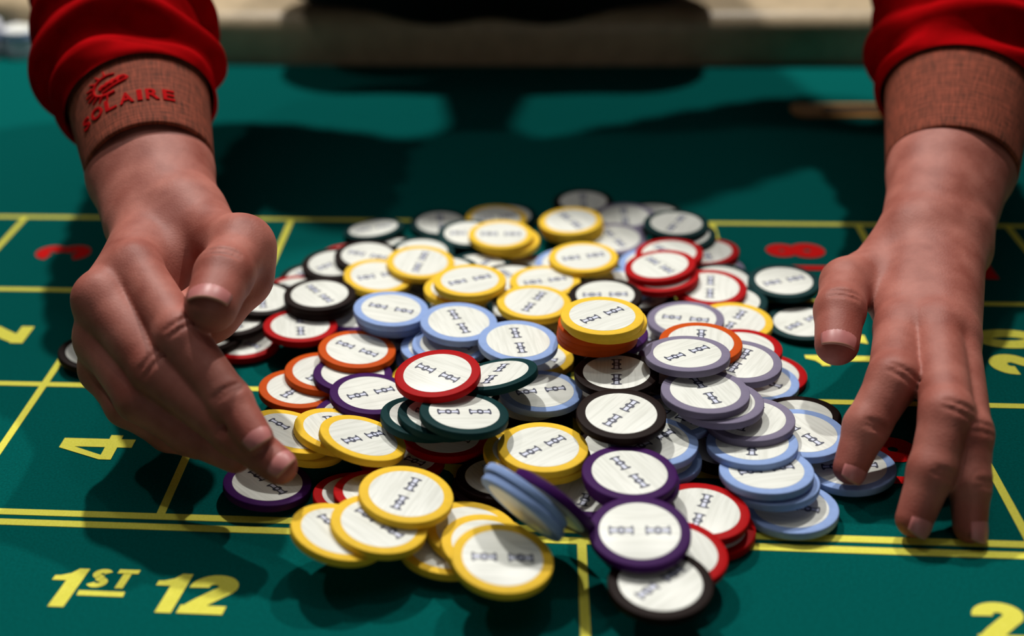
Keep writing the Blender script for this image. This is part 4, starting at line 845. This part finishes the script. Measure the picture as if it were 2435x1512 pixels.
           'cut': [[0.3, 0.25, 0.54], [0, 0.75, 0.66]],
           'eyes': [[0.27, 0.225, 0.525], [0.33, 0.225, 0.525]]}}

def lerp_list(keys, n):
    ks = [np.array(k, float) for k in keys]; out = []
    for p in range(n):
        x = p / (n - 1) * (len(ks) - 1); i = min(int(x), len(ks) - 2); t = x - i
        p0 = ks[max(i - 1, 0)]; p1 = ks[i]; p2 = ks[i + 1]; p3 = ks[min(i + 2, len(ks) - 1)]
        out.append(0.5 * ((2 * p1) + (-p0 + p2) * t + (2 * p0 - 5 * p1 + 4 * p2 - p3) * t * t + (-p0 + 3 * p1 - 3 * p2 + p3) * t ** 3))
    return out
def frames(cs, l0):
    cs = np.array(cs); tn = np.gradient(cs, axis=0); tn /= np.linalg.norm(tn, axis=1)[:, None]; out = []
    l = np.array(l0, float)
    for t in tn:
        l = l - (l @ t) * t; l /= np.linalg.norm(l); f = np.cross(l, t); out.append((l, f))
    return out

person = tag(empty('person', (0.30, 0.60, -0.78)), 'casino dealer in red shirt and black vest leaning over, sweeping chips with both hands', 'person')
PB = Vector((0.30, 0.60, -0.78))
def pchild(name, me, parent=person):
    o = link(name, me, parent); o.location = -PB if parent is person else (0, 0, 0)
    return o
bodyV = []; bodyF = []; knV = []
off = 0
for key in ('left', 'right'):
    H = HANDS[key]
    V, Fq = eval_hand(H, 0.0011)
    kn = np.zeros(len(V))
    for (p, r, s) in H['red']:
        kn = np.maximum(kn, s * np.exp(-(np.linalg.norm(V - np.array(p), axis=1) / r) ** 2))
    bodyV.append(V); bodyF.append(Fq + off); knV.append(kn); off += len(V)
# shoulders, neck and head (above the frame), coarser
T = HANDS['torso']
def torso_field(P):
    d = None
    for (a, b, ra, rb) in T['body']:
        e = rc_(P, a, b, ra, rb); d = e if d is None else smin(d, e, 0.03)
    return d
lo = np.array([-0.25, -0.30, 0.0]); hi = np.array([0.95, 0.80, 0.95]); hh = 0.008
nn_ = np.ceil((hi - lo) / hh).astype(int)
G = np.stack(np.meshgrid(*[lo[i] + hh * np.arange(nn_[i]) for i in range(3)], indexing='ij'), -1)
def head_field(P):
    d = None
    for (a, b, ra, rb) in T['head']:
        e = rc_(P, a, b, ra, rb); d = e if d is None else smin(d, e, 0.012)
    return d
V, Fq = surface_nets(head_field(G), lo, hh)
# upper arms run inside the sleeves and join hands to shoulders
bodyVh = V
bodyV.append(V); bodyF.append(Fq + off); knV.append(np.zeros(len(V))); hoff = off; off += len(V)
tris = []
for hi_, key in enumerate(('left', 'right')):
    base = sum(len(v) for v in bodyV[:hi_]); Vh = bodyV[hi_]
    S_ = HANDS['sleeves'][key]; cs = lerp_list(S_['c'][1:], 14); fr = frames(cs, S_['lat'])
    ring0 = None
    for j, (c, (l, f)) in enumerate(zip(cs, fr)):
        ring = np.array([c + l * 0.03 * math.cos(a) + f * 0.03 * math.sin(a) for a in np.linspace(0, 2 * math.pi, 16, endpoint=False)])
        bodyV.append(ring); knV.append(np.zeros(16)); r0 = off; off += 16
        if ring0 is not None:
            bodyF.append(np.array([(ring0 + i, ring0 + (i + 1) % 16, r0 + (i + 1) % 16, r0 + i) for i in range(16)]))
        else:
            a = base + int(np.argmin(np.linalg.norm(Vh - ring[0], axis=1))); b_ = base + int(np.argmin(np.linalg.norm(Vh - ring[1], axis=1)))
            if a != b_: bodyF.append(np.array([(r0, r0 + 1, b_, a)]))
        ring0 = r0
    a = int(np.argmin(np.linalg.norm(bodyVh - bodyV[-1][0], axis=1))); b_ = int(np.argmin(np.linalg.norm(bodyVh - bodyV[-1][4], axis=1)))
    if a != b_: bodyF.append(np.array([(ring0, ring0 + 4, hoff + b_, hoff + a)]))
bm_ = mesh('body', np.concatenate(bodyV), np.concatenate(bodyF), M['skin'])
at_ = bm_.attributes.new('knuckle', 'FLOAT', 'POINT'); at_.data.foreach_set('value', np.concatenate(knV).astype(np.float32))
body = pchild('body', bm_)
V, Fq = surface_nets(torso_field(G), lo, hh)
pchild('black_vest', mesh('black_vest', V, Fq, M['vest']))
V, Fq = surface_nets(np.maximum(rc_(G, T['hair'][0], T['hair'][1], T['hair'][2], T['hair'][3]), -(G - np.array(T['cut'][0])) @ np.array(T['cut'][1])), lo, hh)
pchild('hair', mesh('hair', V, Fq, M['hair']))
for e in T['eyes']:
    vv = []; ff = []
    for j in range(9):
        for i in range(12):
            p, t = math.pi * j / 8, 2 * math.pi * i / 12
            vv.append((e[0] + .012 * math.sin(p) * math.cos(t), e[1] + .012 * math.sin(p) * math.sin(t), e[2] + .012 * math.cos(p)))
    for j in range(8):
        for i in range(12): ff.append((j * 12 + i, (j + 1) * 12 + i, (j + 1) * 12 + (i + 1) % 12, j * 12 + (i + 1) % 12))
    pchild('eye', mesh('eye', vv, ff, M['eye']), body)

# fingernails
def nail(tip, dip, dorsal, r, ln=0.0105, wid=0.82, lift=0.0004, back=0.35):
    tip = np.array(tip); dip = np.array(dip); ax = tip - dip; ax /= np.linalg.norm(ax)
    d = np.array(dorsal, float); d -= (d @ ax) * ax; d /= np.linalg.norm(d); lat = np.cross(ax, d)
    nu, nv = 13, 13; vv = []; ff = []; mi = []
    for layer in (0, 1):
        for j in range(nv):
            s = j / (nv - 1)
            for i in range(nu):
                u = -1 + 2 * i / (nu - 1)
                # rounded outline at the root, gently curved at the free edge
                a = u * wid * math.radians(68)
                xs_ = s * ln - ln * back - (0.0016 * (u * u) if s > 0.5 else -0.0022 * (u * u)) * abs(s - .5) * 2
                rr_ = r + lift - 0.0016 * max(0, s - 0.35) ** 2 * 2 - (0.0006 if layer else 0) - 0.0006 * (1 - s)
                vv.append(tip + ax * xs_ + (d * math.cos(a) + lat * math.sin(a)) * rr_)
    def id_(l, j, i): return l * nu * nv + j * nu + i
    for l in (0, 1):
        for j in range(nv - 1):
            for i in range(nu - 1):
                q = (id_(l, j, i), id_(l, j, i + 1), id_(l, j + 1, i + 1), id_(l, j + 1, i))
                ff.append(q if l == 0 else q[::-1]); mi.append(1 if j >= nv - 2 else 0)
    edge = [(0, i) for i in range(nu)] + [(j, nu - 1) for j in range(1, nv)] + [(nv - 1, i) for i in range(nu - 2, -1, -1)] + [(j, 0) for j in range(nv - 2, 0, -1)]
    for q in range(len(edge)):
        a, b_ = edge[q], edge[(q + 1) % len(edge)]
        ff.append((id_(0, *a), id_(1, *a), id_(1, *b_), id_(0, *b_))); mi.append(1 if a[0] >= nv - 2 else 0)
    pchild('fingernail', mesh('fingernail', vv, ff, [M['nail'], M['nail_tip']], True, mi), body)
for nl in HANDS['nails']:
    nail(*nl)

# sleeves and cuffs
def tube(cs, fr, rad, ns=72, wrinkle=None):
    """cs centres, fr (lateral, front) axes, rad (rx, ry)"""
    vv = []; uv = []
    for j, (c, (l, f), (rx, ry)) in enumerate(zip(cs, fr, rad)):
        for i in range(ns):
            t = 2 * math.pi * i / ns
            w = wrinkle(j / (len(cs) - 1), t) if wrinkle else 0.0
            vv.append(np.array(c) + np.array(l) * math.cos(t) * (rx + w) + np.array(f) * math.sin(t) * (ry + w))
    ff = []
    for j in range(len(cs) - 1):
        for i in range(ns):
            ff.append((j * ns + i, j * ns + (i + 1) % ns, (j + 1) * ns + (i + 1) % ns, (j + 1) * ns + i))
    return vv, ff
for key, S_ in HANDS['sleeves'].items():
    n_ = 220
    cs = lerp_list(S_['c'], n_); rd = lerp_list(S_['r'], n_); fr = frames(cs, S_['lat'])
    ph = S_['ph']
    arc = np.concatenate([[0], np.cumsum(np.linalg.norm(np.diff(np.array(cs), axis=0), axis=1))])
    def wr(s, t, ph=ph, arc=arc):
        # broad gathers that sweep diagonally round the arm, strongest just above the cuff
        d = np.interp(s, np.linspace(0, 1, len(arc)), arc)
        a = min(1.0, d / 0.012) * (0.0052 * math.exp(-d / 0.12) + 0.0022)
        q = d / 0.034 * 2 * math.pi
        f1 = math.sin(q + 2.6 * math.cos(t - ph) + 0.9 * math.sin(2 * t + 2 * ph))
        f2 = math.sin(0.57 * q + 2 * t + ph) * math.cos(t * 1.0 - ph)
        f3 = math.sin(1.9 * q - 3 * t + ph) * max(0, math.sin(t + ph))
        return a * (0.75 * abs(f1) ** 0.8 * (1 if f1 > 0 else -0.7) + 0.6 * f2 + 0.3 * f3)
    vv, ff = tube(cs, fr, rd, 120, wr)
    # tuck the end under the cuff
    sl_ = pchild('shirt_sleeve', mesh('shirt_sleeve', vv, ff, M['shirt']))
    # cuff : outer shell, rounded hem, inner shell
    K_ = S_['cuff']
    n2_ = 16; ccs = lerp_list(K_['c'], n2_); crd = lerp_list(K_['r'], n2_); cfr = [(np.array(K_['lat']), np.array(K_['front']))] * n2_
    th_ = 0.0022
    cs2 = list(ccs); rd2 = list(crd); axd = np.array(K_['c'][-1], float) - np.array(K_['c'][0], float); axd /= np.linalg.norm(axd)
    cs2.append(ccs[-1] + axd * 0.0009); rd2.append(crd[-1] - 0.0005)
    cs2.append(ccs[-1] + axd * 0.0011); rd2.append(crd[-1] - th_ * 0.5)
    cs2.append(ccs[-1] + axd * 0.0007); rd2.append(crd[-1] - th_)
    for q in range(n2_ - 2, -1, -3): cs2.append(ccs[q]); rd2.append(crd[q] - th_)
    # top hem
    cs2 = [ccs[0] + np.zeros(3), ccs[0] - axd * 0.0008] + cs2; rd2 = [crd[0] - th_, crd[0] - th_ * 0.5] + rd2
    NSG = 96
    vv, ff = tube(cs2, [(np.array(K_['lat']), np.array(K_['front']))] * len(cs2), rd2, NSG)
    me = mesh('cuff', vv, ff, M['cuff'])
    ul = me.uv_layers.new(name='uv')
    lens = np.concatenate([[0], np.cumsum([max(1e-5, np.linalg.norm(np.array(cs2[i + 1]) - np.array(cs2[i]))) for i in range(len(cs2) - 1)])])
    uvs = []
    for fidx, fc in enumerate(ff):
        i0 = fc[0] % NSG
        for qn, vi in enumerate(fc):
            i = vi % NSG
            if qn in (1, 2) and i == 0: i = NSG
            uvs += [i / NSG * 0.21, lens[vi // NSG]]
    ul.data.foreach_set('uv', uvs)
    cf = pchild('cuff', me, sl_)
    if K_.get('text'):
        Lc = np.linalg.norm(np.array(K_['c'][-1]) - np.array(K_['c'][0]))
        rmean = 0.0355
        def onto(x, y, lift):
            # x along the girth (towards the right seen from the front), y up the arm from mid cuff
            t = math.pi / 2 - x / rmean
            s = 0.5 - y / Lc
            c = np.array(K_['c'][0]) + (np.array(K_['c'][-1]) - np.array(K_['c'][0])) * s
            rx = K_['r'][0][0] + (K_['r'][-1][0] - K_['r'][0][0]) * s; ry = K_['r'][0][1] + (K_['r'][-1][1] - K_['r'][0][1]) * s
            return c + np.array(K_['lat']) * math.cos(t) * (rx + lift) + np.array(K_['front']) * math.sin(t) * (ry + lift)
        x = -0.0272
        for ch, wd in zip('SOLAIRE', (0.0058, 0.0078, 0.0064, 0.0076, 0.0026, 0.0070, 0.0064)):
            me, co = text_mesh(ch, 0.01, 0, 0.0002, extrude=0.0004)
            ex = co.max(0) - co.min(0)
            co = co * np.array([wd * 1.0 / ex[0], 0.0078 / ex[1], 1])
            xc = x + wd / 2
            co = np.array([onto(K_['tx'] + xc + p[0], K_['ty'] + p[1] - 0.000 * xc, 0.0003 + p[2]) for p in co])
            me.vertices.foreach_set('co', co.ravel()); me.materials.clear(); me.materials.append(M['thread']); me.update()
            pchild('embroidered_letter', me, cf)
            x += wd + 0.0018
        # sun emblem : thick crescent ring, rays on its left and a scalloped bar inside
        def ribbon(pts, w0, w1):
            pts = np.array(pts, float); tn = np.gradient(pts, axis=0); tn /= np.linalg.norm(tn, axis=1)[:, None]
            n_ = np.stack([-tn[:, 1], tn[:, 0]], 1); ws = np.linspace(w0, w1, len(pts))[:, None] / 2
            a = pts + n_ * ws; b_ = pts - n_ * ws; k_ = len(pts)
            vv = [onto(K_['tx'] + p[0], K_['ty'] + p[1], 0.0008) for p in a] + [onto(K_['tx'] + p[0], K_['ty'] + p[1], 0.0008) for p in b_]
            vv += [onto(K_['tx'] + p[0], K_['ty'] + p[1], -0.0002) for p in a] + [onto(K_['tx'] + p[0], K_['ty'] + p[1], -0.0002) for p in b_]
            f_ = []
            for i in range(k_ - 1):
                f_ += [(i, i + 1, k_ + i + 1, k_ + i), (2 * k_ + i, 2 * k_ + i + 1, i + 1, i), (k_ + i, k_ + i + 1, 3 * k_ + i + 1, 3 * k_ + i)]
            return vv, f_
        ev, ef = [], []
        def put(r_):
            o_ = len(ev); ev.extend(r_[0]); ef.extend([tuple(i + o_ for i in q) for q in r_[1]])
        cx, cy, R_ = -0.006, 0.0148, 0.0070
        put(ribbon([(cx + R_ * 1.25 * math.cos(a), cy + R_ * math.sin(a)) for a in np.radians(np.linspace(60, 290, 22))], 0.0008, 0.0018))
        for a in np.radians(np.linspace(95, 262, 9)):
            put(ribbon([(cx + R_ * k_ * 1.25 * math.cos(a), cy + R_ * k_ * math.sin(a)) for k_ in (1.08, 1.3, 1.62)], 0.0014, 0.0003))
        put(ribbon([(cx - 0.005 + 0.0008 * i, cy - 0.001 + 0.0010 * abs(math.sin(i * 0.8)) + 0.00012 * i) for i in range(18)], 0.0024, 0.0034))
        put(ribbon([(cx - 0.004 + 0.0008 * i, cy - 0.0042 + 0.00022 * i) for i in range(17)], 0.0008, 0.0012))
        put(ribbon([(cx + 0.009, cy - 0.0008), (cx + 0.0105, cy + 0.001), (cx + 0.009, cy + 0.0026), (cx + 0.006, cy + 0.003)], 0.0012, 0.0010))
        pchild('embroidered_sun', mesh('embroidered_sun', ev, ef, M['thread']), cf)
